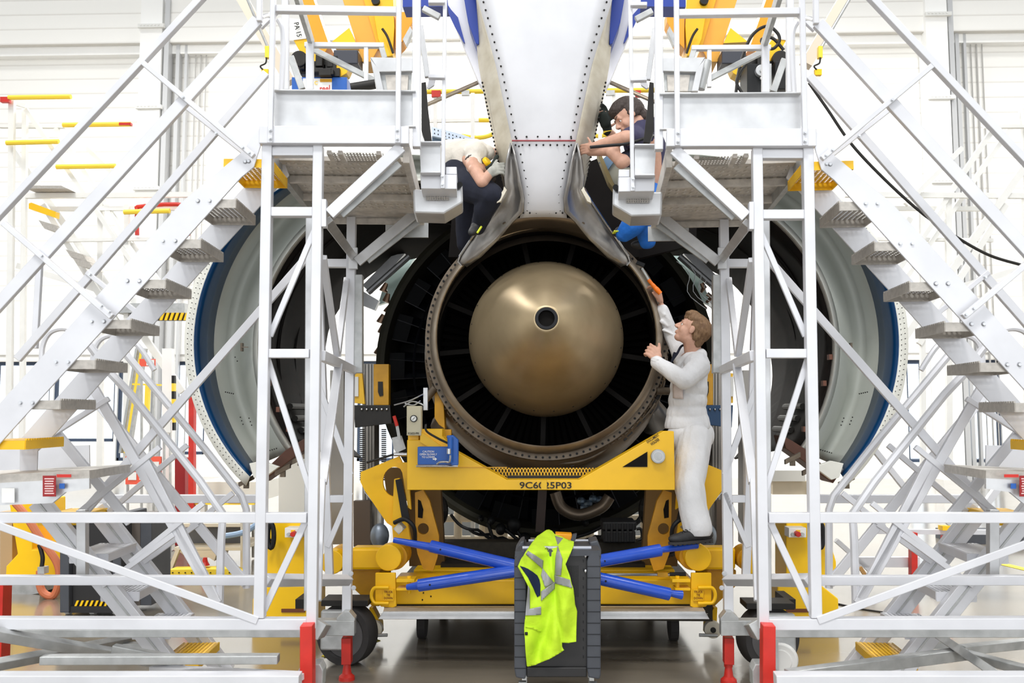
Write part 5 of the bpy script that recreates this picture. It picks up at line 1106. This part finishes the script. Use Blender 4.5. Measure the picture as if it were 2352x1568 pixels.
# ================================================================== overhead yellow hoists
def hoist(M, lab):
    fr = Fr(AXU, M); d = 8.4; Lf = M is None
    t = thing('overhead_hoist', lab, 'hoist', fr.pt(800, 208, d))
    tan = mat('tan_yellow_beam', (240, 176, 60), .45, 0, .08, 5) if Lf else MATS['tan_yellow_beam']  # tan-orange paint of the second boom
    MB().ppoly(fr, [(668, -60), (700, -60), (756, 104), (742, 128), (722, 100), (700, 40)], d, .25).build('boom', oran, t, bev=.004)
    MB().ppoly(fr, [(665, 42), (688, 44), (705, 88), (674, 92), (664, 60)], d - .03, .02).build('number_plate', white, t)
    MB().ppoly(fr, [(674, 92), (706, 89), (740, 138), (732, 150), (712, 148), (700, 138)], d - .02, .2).build('boom_tip', yel, t, bev=.004)
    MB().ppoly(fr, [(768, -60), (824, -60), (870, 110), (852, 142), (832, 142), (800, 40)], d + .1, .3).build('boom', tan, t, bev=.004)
    MB().ppoly(fr, [(818, -60), (846, -60), (885, 105), (868, 110)], d + .05, .1).build('boom_edge', yel, t)
    MB().ppoly(fr, [(762, 96), (802, 64), (818, 99)], d - .05, .2).build('bracket', yel2, t)
    MB().ppoly(fr, [(842, -60), (900, -60), (906, 60), (902, 128), (886, 130), (868, 90)], d - .1, .3).build('head_frame', yel, t, bev=.006)
    MB().ppoly(fr, [(908, 28), (948, 26), (948, 50), (925, 95), (908, 112)], d - .1, .2).build('head_cheek', oran, t, bev=.004)
    MB().pdisc(fr, 862, 0, d - .14, 10, .04).build('bore', black, t)
    MB().ppoly(fr, [(925, 90), (942, 60), (947, 70), (932, 104)], d - .15, .08).build('limit_switch', galv, t)
    MB().tube(smoothpts([fr.pt(878, 66, d - .2), fr.pt(890, 85, d - .2), fr.pt(903, 122, d - .2)]), .012, 6).build('cable', dark, t)
    MB().pdisc(fr, 686, 134, d - .1, 20, .25).build('motor_cover', dark, t, bev=.01)
    m = MB(); random.seed(5)
    for k in range(22): m.obox(fr.pt(692 + random.uniform(0, 76), 142 + random.uniform(0, 32), d - .05 + random.uniform(-.1, .1)), fr.ex * random.uniform(.02, .07), fr.ey * .05, Vector((0, 0, random.uniform(.02, .06))))
    m.build('gearbox', dark, t, bev=.004)
    MB().prect(fr, 766, 114, 822, 146, d - .1, .25).build('motor', mat('motor_charcoal', (64, 66, 74), .4, .3) if Lf else MATS['motor_charcoal'], t, bev=.01)
    MB().ppoly(fr, [(762, 146), (803, 152), (796, 168), (778, 178), (766, 174)], d - .1, .15).build('hook_block', yel, t, bev=.004)
    if Lf:
        MB().prect(fr, 670, 177, 797, 208, d - .12, .3).build('control_cabinet', bluebox, t, bev=.003)
        MB().prect(fr, 696, 180, 762, 208, d - .13, .01).build('white_panel', white, t); text('reel', fr, 746, 203, d - .14, 17, red, t, wpx=24); text('C', fr, 726, 190, d - .14, 9, yel2, t); text('PA 15', fr, 684, 68, d - .06, 12, MATS['black_lettering'], t, rot=math.radians(-76), wpx=36)
        MB().prect(fr, 735, 181, 762, 188, d - .135, .006).build('brass_strip', ydk, t)
    else:
        MB().prect(fr, 718, 146, 764, 212, d - .4, .3).build('valve_cabinet', black, t, bev=.006); MB().pdisc(fr, 730, 161, d - .45, 14, .05).build('dial', alu2, t, bev=.003); MB().pdisc(fr, 730, 161, d - .47, 4, .05).build('dial_hub', galv, t); MB().sph(fr.pt(731, 180, d - .45), .015, 8, 6).build('knob', alu2, t)
        MB().prect(fr, 660, 140, 700, 205, d - .3, .3).build('relay_box', black, t, bev=.01); MB().prect(fr, 708, 146, 722, 205, d - .35, .2).build('grey_panel', galv, t)
    return t
hoist(None, 'yellow overhead hoist with blue cabinet above the left platform'); hoist(1240, 'yellow overhead hoist with black valve cabinet above the right platform')
for k, pl in enumerate(([(1690, 215), (1700, 150), (1725, 85), (1760, 60), (1785, 75), (1790, 95), (1775, 112), (1755, 105), (1750, 90), (1775, 88), (1800, 115)], [(1705, 214), (1692, 190), (1700, 165), (1712, 150)])):
    tag(MB().tube(smoothpts([P(u, v, 7.4) for u, v in pl]), .014, 8).build('cable', dark, smooth=True), ('looped black cable above the right platform', 'short black cable beside valve cabinet above right platform')[k], 'cable')
frr = Fr(1387, 1235)
tag(MB().tube(smoothpts([P(1858, 190, 5.2), P(1900, 250, 5.2), P(1955, 330, 5.2), P(2030, 410, 5.2), P(2115, 487, 5.2), P(2190, 540, 5.2), P(2270, 585, 5.2), P(2345, 608, 5.2)]), .009, 8).build('cable', dark, smooth=True), 'long black cable sagging across the right staircase', 'cable')
# small pendant boxes under the hoists
for (u, lab) in ((612, 'yellow pendant controller hanging left of the left platform'), (1884, 'yellow pendant controller hanging right of the right platform')):
    t = thing('pendant_controller', lab, 'controller', P(u, 175, 8.0)); MB().prect(W, u - 4, 105, u + 6, 132, 8.0, .05).build('upper_box', yrail, t, bev=.004); MB().tube(smoothpts([P(u, 132, 8), P(u - 2, 145, 8), P(u - 14, 152, 8), P(u - 8, 160, 8)]), .008, 6).build('cord', dark, t); MB().prect(W, u - 12, 158, u + 4, 172, 8.0, .04).build('lower_box', yel2, t, bev=.003)
    MB().tube([P(u - 60 if u < 1000 else u + 90, -40, 8.1), P(u + 3, 108, 8.05)], .014, 8).build('suspension_arm', galv, t, smooth=True)
# diagonal roof-crane struts
for a, b_, lab in (((535, -40), (668, 190), 'pale crane strut slanting behind the left platform'), ((1960, -40), (1850, 150), 'pale crane strut slanting behind the right platform')):
    tag(MB().pbar(W, *a, *b_, 9.0, 26, .12).build('crane_strut', mat('strut_cream', (226, 214, 196), .5) if 'strut_cream' not in MATS else MATS['strut_cream']), lab, 'strut')
# railing with yellow bars seen beside the pylon
t = thing('yellow_handrail', 'yellow-topped white railing seen through the gaps beside the pylon', 'railing', P(1240, 460, 11))
MB().tube([P(970, 211, 11), P(1510, 207, 11)], .032, 10).build('top_bar', yrail, t); MB().tube(smoothpts([P(1060, 312, 11), P(1100, 316, 11), P(1135, 306, 11), P(1180, 270, 11)]), .03, 8).build('curved_bar', yrail, t); MB().tube(smoothpts([P(1340, 300, 11), P(1370, 312, 11), P(1400, 308, 11)]), .03, 8).build('curved_bar', yrail, t); MB().tube([P(1100, 276, 11), P(1125, 276, 11)], .03, 8).build('top_bar', yrail, t)
for u in (1000, 1086, 1378, 1410): MB().pbar(W, u, 215, u, 1265, 11, 9, .06).build('post', white, t)
for (a, b_) in ((991, 1012), (1459, 1472)): MB().prect(W, a, 207, b_, 222, 10.95, .05).build('red_clamp', red, t, bev=.003)
for (a, b_) in ((1060, 1078), (1392, 1412)): MB().prect(W, a, 207, b_, 218, 10.95, .05).build('grey_clamp', galv, t)
MB().pbar(W, 985, 278, 1100, 276, 11, 8, .04).build('mid_bar', white, t)
t = thing('cowl_frame_segment', 'curved perforated blue-grey frame segment behind the bent-over man', 'frame', P(1060, 334, 7.6))
MB().ppoly(W, [(990, 291), (1020, 297), (1060, 308), (1096, 321), (1118, 335), (1090, 336), (1040, 322), (992, 312)], 7.6, .05).build('perforated_rib', mat('rib_blue_white', (196, 208, 224), .4, .2), t, bev=.002)
m = MB()
for k in range(13): m.pdisc(W, 998 + 8.4 * k, 297 + 2.6 * k + (k > 8) * 1.0, 7.595, 1.5, .004, 8); m.pdisc(W, 998 + 8.4 * k, 306 + 2.3 * k, 7.595, 1.5, .004, 8)
m.build('rib_holes', dark, t); MB().ppoly(W, [(992, 313), (1040, 323), (1090, 337), (1060, 345), (992, 335)], 7.65, .05).build('lower_web', mat('web_slate', (82, 100, 118), .4, .3), t)
t = thing('cowl_door', 'pale green-grey open access door below the man in navy T-shirt', 'door panel', P(1420, 440, 6.9))
MB().ppoly(W, [(1393, 388), (1410, 372), (1430, 366), (1500, 360), (1500, 430), (1420, 434), (1405, 415)], 6.95, .03).build('skin', mat('green_grey', (176, 176, 160), .45, .1), t, bev=.004)
MB().ppoly(W, [(1372, 352), (1382, 356), (1415, 432), (1410, 434), (1398, 418)], 6.85, .12).build('edge_frame', mat('olive_edge', (150, 134, 90), .5, .2), t, bev=.003)
MB().ppoly(W, [(1376, 372), (1400, 352), (1418, 360), (1396, 390)], 6.9, .04).build('blue_frame', mat('steel_blue', (110, 140, 170), .4, .3), t)
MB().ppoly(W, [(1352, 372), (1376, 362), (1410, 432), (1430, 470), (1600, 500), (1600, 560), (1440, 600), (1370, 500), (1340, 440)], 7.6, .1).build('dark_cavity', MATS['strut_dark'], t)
# ================================================================== rear maintenance stairs (blurred)
def backstair(M, lab, yb):
    fr = Fr(AXU, M); d = 12.0; t = thing('maintenance_stair', lab, 'stair', floorpt(fr.pt(45, 600, d)))
    b = lambda n, u0, v0, u1, v1, w, m=white: MB().pbar(fr, u0, v0, u1, v1, d + random.uniform(0, .3), w, .06).build(n, m, t)
    b('post', 28, 232, 20, 1090, 13); b('post', 58, 250, 50, 1090, 11); b('rail', 30, 236, 60, 244, 9); b('rail', 60, 252, 330, 640, 10); b('rail', 128, 295, 400, 700, 11); b('stringer', 30, 345, 420, 900, 16); b('stringer', 100, 470, 300, 790, 13, cream if 0 else white)
    b('rail', 0, 290, 150, 291, 8); b('rail', 60, 450, 470, 447, 12); b('rail', 120, 480, 420, 478, 10); b('rail', 130, 552, 430, 548, 8); b('post', 232, 450, 230, 1090, 13); b('post', 292, 470, 290, 1090, 11); b('rail', 245, 480, 300, 560, 10); b('rail', 200, 340, 330, 470, 10)
    b('platform_edge', 40, 610, 460, 735, 14, galv if 0 else white)
    if yb:
        for (u0, v0, u1, v1) in ((20, 224, 163, 222), (145, 287, 300, 285), (15, 328, 135, 325), (130, 383, 265, 381), (285, 487, 390, 484)): MB().tube([fr.pt(u0, v0, d - .1), fr.pt(u1, v1, d - .1)], .035, 8).build('yellow_gate_bar', yrail, t)
        MB().prect(fr, 0, 222, 20, 234, d - .12, .06).build('red_latch', red, t); MB().prect(fr, 273, 281, 300, 287, d - .14, .06).build('red_grip', red, t)
        MB().tube(smoothpts([fr.pt(315, 540, d), fr.pt(315, 485, d), fr.pt(325, 474, d), fr.pt(430, 474, d), fr.pt(432, 540, d)], 4), .03, 8).build('red_hoop', red, t)
        MB().ppoly(fr, [(66, 467), (72, 465), (128, 486), (127, 500), (66, 479)], d - .2, .1).build('yellow_bumper', yel, t)
        for i, (u, v) in enumerate(((88, 505), (150, 572), (165, 590))): m = MB(); m.ppoly(fr, [(u, v), (u + 40, v + 12), (u + 50, v + 28), (u + 14, v + 20)], d - .2, .3); m.build('tread', grip, t)
        MB().ppoly(fr, [(68, 426), (140, 426), (155, 433), (60, 433)], d - .2, .3).build('shelf', grip, t)
    else:
        b('rail', 330, 560, 430, 420, 9); b('rail', 320, 500, 350, 560, 14)
backstair(None, 'white blurred maintenance stair with yellow gate bars at far left', True); backstair(1205, 'white blurred maintenance stair against the wall at far right', False)
# ================================================================== floor-level things, left
t = thing('tool_cabinet', 'black tool cabinet with yellow hazard stripes behind the left stair', 'tool cabinet', floorpt(P(240, 1400, 7.6)))
MB().prect(W, 137, 1180, 158, 1407, 7.5, .5).build('corner_pillar', cg, t, bev=.008); MB().prect(W, 258, 1180, 278, 1407, 7.5, .5).build('corner_pillar', cg, t, bev=.008); MB().prect(W, 158, 1185, 258, 1392, 7.55, .45).build('cabinet', cb_, t); MB().prect(W, 278, 1185, 322, 1390, 7.7, .4).build('side_panel', mat('cab_brown', (92, 84, 78), .5), t); MB().prect(W, 322, 1185, 348, 1390, 7.7, .4).build('corner_pillar', cg, t, bev=.006)
MB().prect(W, 158, 1392, 258, 1407, 7.52, .45).build('base_rail', cb_, t)
m = MB()
for k in range(8): m.ppoly(W, [(170 + 11.3 * k, 1393), (175 + 11.3 * k, 1393), (181 + 11.3 * k, 1379), (176 + 11.3 * k, 1379)], 7.53, .01)
m.build('hazard_stripes', yel2, t)
for u in (158, 215, 268): c = P(u, 1412, 7.6); c.z = .05; MB().disc(c, W.ex, .05, .04, 16).build('caster', white, t)
t = thing('yellow_machine', 'yellow service machine with orange hose at the far left edge', 'machine', floorpt(P(70, 1340, 8.6)))
MB().ppoly(W, [(20, 1150), (74, 1152), (74, 1262), (138, 1262), (138, 1340), (30, 1345), (12, 1330), (14, 1300), (40, 1272)], 8.4, .6).build('body', yel2, t, bev=.01); MB().prect(W, 120, 1195, 138, 1264, 8.5, .3).build('panel', yel, t); MB().ppoly(W, [(20, 1344), (90, 1335), (92, 1362), (20, 1372)], 8.4, .4).build('skid', galv, t)
MB().prect(W, 0, 1175, 28, 1320, 8.5, .3).build('side_frame', mat('frame_tan', (180, 150, 110), .5), t)
MB().tube(smoothpts([P(35, 1155, 8.2), P(60, 1185, 8.2), P(95, 1240, 8.2), P(130, 1290, 8.2), P(136, 1330, 8.2), P(124, 1366, 8.2), P(104, 1364, 8.2), P(92, 1345, 8.2), P(92, 1310, 8.2)]), .034, 10).build('hose', mat('hose_orange', (196, 110, 72), .55), t, smooth=True)
MB().tube(smoothpts([P(90, 1250, 8.2), P(98, 1280, 8.2), P(94, 1310, 8.2)]), .02, 8).build('cable_bundle', dark, t); MB().prect(W, 86, 1302, 101, 1318, 8.15, .08).build('junction_box', galv, t)
for v0, v1, w, lab in ((1340, 1425, 18, 'upper'), (1465, 1512, 14, 'lower')):
    pass
tag(MB().pbar(W, 9, 1335, 4, 1512, 5.3, 18, .09).build('outrigger_leg', red), 'red outrigger leg at the far left edge of the frame', 'outrigger leg')
t = thing('parts_trolley', 'beige slatted trolley with yellow edge behind left stair', 'trolley', floorpt(P(480, 1310, 9.8)))
MB().ppoly(W, [(388, 1308), (530, 1306), (560, 1320), (385, 1322)], 9.4, .2).build('yellow_edge', yrail, t, bev=.003)
m = MB()
for k in range(11): m.pdisc(W, 396 + k * 14.5, 1315, 9.39, 1.5, .01, 8)
m.build('edge_holes', dark, t)
for v in (1202, 1256): MB().prect(W, 400, v, 560, v + 8, 9.7, .8).build('shelf_beam', mat('trolley_beige', (214, 204, 184), .5) if 'trolley_beige' not in MATS else MATS['trolley_beige'], t, bev=.003)
MB().ppoly(W, [(405, 1262), (500, 1262), (492, 1288), (480, 1280), (430, 1280)], 9.7, .4).build('tray', MATS['trolley_beige'], t)
MB().prect(W, 420, 1212, 560, 1252, 10.0, .1).build('dark_load', mat('load_grey', (110, 112, 116), .5, .3), t); MB().ppoly(W, [(380, 1320), (405, 1258), (412, 1262), (390, 1320)], 9.6, .05).build('frame_leg', MATS['trolley_beige'], t); MB().prect(W, 552, 1200, 562, 1322, 9.6, .05).build('frame_leg', MATS['trolley_beige'], t)
MB().tube([P(471, 1280, 9.5), P(471, 1290, 9.5), P(471, 1298, 9.5)], [.02, .03, .05], 12).build('screw_foot', red, t)
for pl, c, lab in (([(506, 1232), (560, 1222), (600, 1196)], bluebox, 'thin blue tubes bundled on the beige trolley'),):
    tag(MB().tube(smoothpts([P(u, v, 9.4) for u, v in pl]), .03, 8).build('blue_tube', mat('tube_blue_white', (150, 176, 206), .4)), lab, 'tube')
tag(MB().pbar(W, 442, 905, 441, 1280, 10.5, 12, .08).build('red_post', red), 'tall red steel post behind the left cowl edge', 'post')
tag(MB().pbar(W, 384, 1225, 382, 1335, 9.0, 3, .03).build('red_white_chain', red), 'thin red barrier chain hanging behind the left stair', 'chain')
m = thing('striped_post', 'yellow and black striped corner post behind left stair', 'post', floorpt(P(397, 1000, 11)))
for k in range(7): MB().prect(W, 394, 862 + 18 * k, 400, 880 + 18 * k, 11, .06).build('stripe', black if k % 2 == 0 else yrail, m)
MB().prect(W, 372, 800, 394, 1264, 11.05, .1).build('shaft', wallp, m)
for (u0, v0, u1, v1, c, lab, n) in ((288, 1048, 370, 1112, red, 'red poster with white pictogram panels behind left stair', 'poster'), (320, 824, 356, 841, red, 'small red and white notice above the poster', 'notice'), (372, 965, 394, 995, white, 'white prohibition notice on white post', 'notice')):
    t = thing(n, lab, n, P((u0 + u1) / 2, v1, 10.5)); MB().prect(W, u0, v0, u1, v1, 10.5, .02).build('board', mat('poster_orange_red', (232, 92, 68), .6) if 'poster_orange_red' not in MATS and c is red else (MATS['poster_orange_red'] if c is red else white), t)
    mm = MB()
    if n == 'poster':
        for i in range(3):
            for j_ in range(2): mm.prect(W, u0 + 6 + 26 * i, v0 + 12 + 24 * j_, u0 + 25 + 26 * i, v0 + 30 + 24 * j_, 10.49, .005)
    else: mm.prect(W, u0 + (u1 - u0) * .45, v0 + 2, u1 - 2, v1 - 2, 10.49, .005)
    for u in (u0 + 2, u1 - 6): MB().prect(W, u, v1, u + 3, 1280, 10.52, .04).build('stand_leg', galv, t)
    mm.build('white_panels', white, t)
t = thing('leaning_ladder', 'grey and yellow ladder leaning near the windows', 'ladder', floorpt(P(290, 1050, 12)))
for u, c in ((300, galv), (312, yrail), (318, galv)): MB().pbar(W, u + 16, 800, u - 22, 1040, 12, 6, .08).build('stile', c, t)
MB().pbar(W, 340, 885, 337, 960, 11.5, 9, .06).build('yellow_stile', yrail, t); MB().pbar(W, 305, 882, 370, 884, 11.5, 4, .04).build('yellow_rung', yrail, t)
t = thing('yellow_barrier', 'yellow warning beam low behind the left stair', 'barrier', P(500, 1160, 10.5)); MB().prect(W, 432, 1150, 584, 1159, 10.5, .1).build('beam', yrail, t)
for u in (436, 578): MB().prect(W, u, 1159, u + 5, 1280, 10.5, .06).build('leg', galv, t)
for u in (455, 540): MB().prect(W, u - 16, 1152, u + 16, 1155.5, 10.49, .01).build('warning_strip', dkred, t)
t = thing('white_bench', 'white panelled work bench behind the left cowl', 'work bench', floorpt(P(520, 1200, 11)))
MB().prect(W, 455, 1106, 600, 1150, 11, .8).build('top_panel', mat('bench_white', (224, 222, 214), .5), t, bev=.004); MB().prect(W, 460, 1150, 470, 1265, 11, .1).build('leg', white, t); MB().prect(W, 590, 1150, 600, 1265, 11, .1).build('leg', white, t)
tag(MB().prect(W, 398, 1052, 425, 1252, 11.5, .3).build('red_cabinet', dkred), 'narrow dark red cabinet behind the red post', 'cabinet')
t = thing('striped_platform', 'yellow and black edged platform behind the left cowl', 'platform', P(410, 750, 12))
MB().prect(W, 262, 696, 424, 718, 12, .5).build('deck', galv, t); m = MB()
for k in range(12): m.ppoly(W, [(300 + 11 * k, 735), (306 + 11 * k, 735), (312 + 11 * k, 718), (306 + 11 * k, 718)], 11.98, .02)
m.build('edge_stripes', yel2, t); MB().prect(W, 298, 718, 424, 735, 12, .1).build('edge_board', dark, t)
# ================================================================== behind and below the engine
t = thing('pipe_barrier', 'cream painted tube barrier seen under the engine', 'barrier', floorpt(P(1200, 1240, 11)))
cr_ = mat('barrier_cream', (216, 202, 176), .5, 0, .08, 6)
for (a, b_) in (((1000, 1190), (1500, 1190)), ((1000, 1238), (1500, 1238)), ((1040, 1158), (1500, 1158))): MB().tube([P(*a, 11), P(*b_, 11)], .045, 12).build('rail', cr_, t, smooth=True)
for u in (1052, 1110, 1355, 1420, 1480): MB().tube([P(u, 1130, 11), P(u, 1262, 11)], .05, 12).build('post', cr_, t, smooth=True)
tag(MB().prect(W, 1005, 1165, 1100, 1239, 12, .4).build('grey_container', mat('cont_grey', (150, 156, 160), .5)), 'grey container behind the cream barrier, left', 'container'); tag(MB().prect(W, 1420, 1150, 1500, 1239, 12, .4).build('grey_container', MATS['cont_grey']), 'grey container behind the cream barrier, right', 'container')
tag(MB().ppoly(W, [(1115, 1195), (1135, 1190), (1165, 1225), (1165, 1278), (1110, 1278)], 10.5, .3).build('cream_box', cr_), 'cream covered box behind engine, left of the jacket', 'box')
t = thing('equipment_case', 'black rugged case standing on the stand deck right of the jacket', 'case', P(1423, 1248, 7.4))
MB().prect(W, 1384, 1198, 1462, 1218, 7.4, .3).build('lid', black, t, bev=.012); MB().prect(W, 1386, 1219, 1460, 1247, 7.4, .3).build('shell', black, t, bev=.012)
for k in range(6): MB().prect(W, 1390 + 12.5 * k, 1202, 1395 + 12.5 * k, 1244, 7.38, .02).build('rib', black, t, bev=.002)
MB().tube(smoothpts([P(1462, 1215, 7.5), P(1472, 1215, 7.5), P(1474, 1235, 7.5), P(1464, 1240, 7.5)]), .012, 8).build('handle', black, t)
# grey leaning profiles behind the arches
for M, lab in ((None, 'grey leaning steel profile behind the left cowl arch'), (1250, 'grey leaning steel profile behind the right cowl arch')):
    fr = Fr(AXU, M); t = thing('leaning_profile', lab, 'steel profile', fr.pt(840, 670, 9.8)); MB().ppoly(fr, [(832, 655), (902, 585), (930, 582), (850, 672)], 9.8, .1).build('channel', alu2, t); MB().tube([fr.pt(845, 672, 9.7), fr.pt(940, 588, 9.7)], .035, 10).build('tube', alu2, t, smooth=True); MB().ppoly(fr, [(833, 668), (870, 690), (860, 712), (830, 700)], 9.7, .1).build('foot', alu2, t)
    MB().ppoly(fr, [(905, 590), (955, 585), (900, 690), (868, 700), (880, 660)], 10.2, .1).build('glazed_panel', mat('pale_glass_green', (196, 220, 214), .3, .1) if M is None else MATS['pale_glass_green'], t)
# ================================================================== floor-level things, right
t = thing('distant_stair', 'white stair frame with red posts standing behind the right stair', 'stair', floorpt(P(2180, 1300, 9)))
for (u0, v0, u1, v1, w) in ((1990, 1010, 2110, 1160, 12), (2010, 1220, 2352, 1222, 10), (1930, 1180, 2300, 1180, 8), (1960, 1290, 2110, 1290, 22), (2030, 1190, 2180, 1000, 10), (2140, 1330, 2320, 1080, 14), (1920, 1240, 2010, 1320, 10)):
    MB().pbar(W, u0, v0, u1, v1, 9, w, .06).build('frame_bar', alu, t)
for (u, v0, v1) in ((2097, 1222, 1335), (2170, 1230, 1250), (2030, 1258, 1275)): MB().pbar(W, u, v0, u, v1, 8.9, 13 if u == 2097 else 11, .08).build('red_leg', red, t)
MB().prect(W, 2165, 1208, 2190, 1218, 8.9, .1).build('yellow_cap', yel2, t); MB().pbar(W, 1975, 1302, 1992, 1328, 8.7, 8, .03).build('wooden_chock', mat('wood', (196, 150, 90), .6), t)
tag(MB().prect(W, 2195, 1225, 2352, 1262, 12, .6).build('tool_chest', cg), 'low dark chest far behind the right stair', 'chest')
tag(MB().tube(smoothpts([floor_at(1925, 1388), floor_at(1980, 1400), floor_at(2050, 1410)]), .014, 8).build('cable', dark, smooth=True), 'black cable lying on the floor under the right stair', 'cable')
t = thing('white_cabinet', 'white and beige equipment rack behind the right cowl', 'rack', floorpt(P(1840, 1200, 11)))
MB().prect(W, 1770, 1080, 1850, 1105, 11, .6).build('shelf', MATS['bench_white'], t); MB().prect(W, 1775, 1105, 1860, 1135, 11.1, .4).build('box', cr_, t); MB().prect(W, 1860, 1070, 1880, 1275, 11, .1).build('post', white, t)
tag(MB().prect(W, 640, 1045, 700, 1280, 10.5, .4).build('cream_cabinet', MATS['bench_white']), 'cream cabinet behind the left cowl corner', 'cabinet')
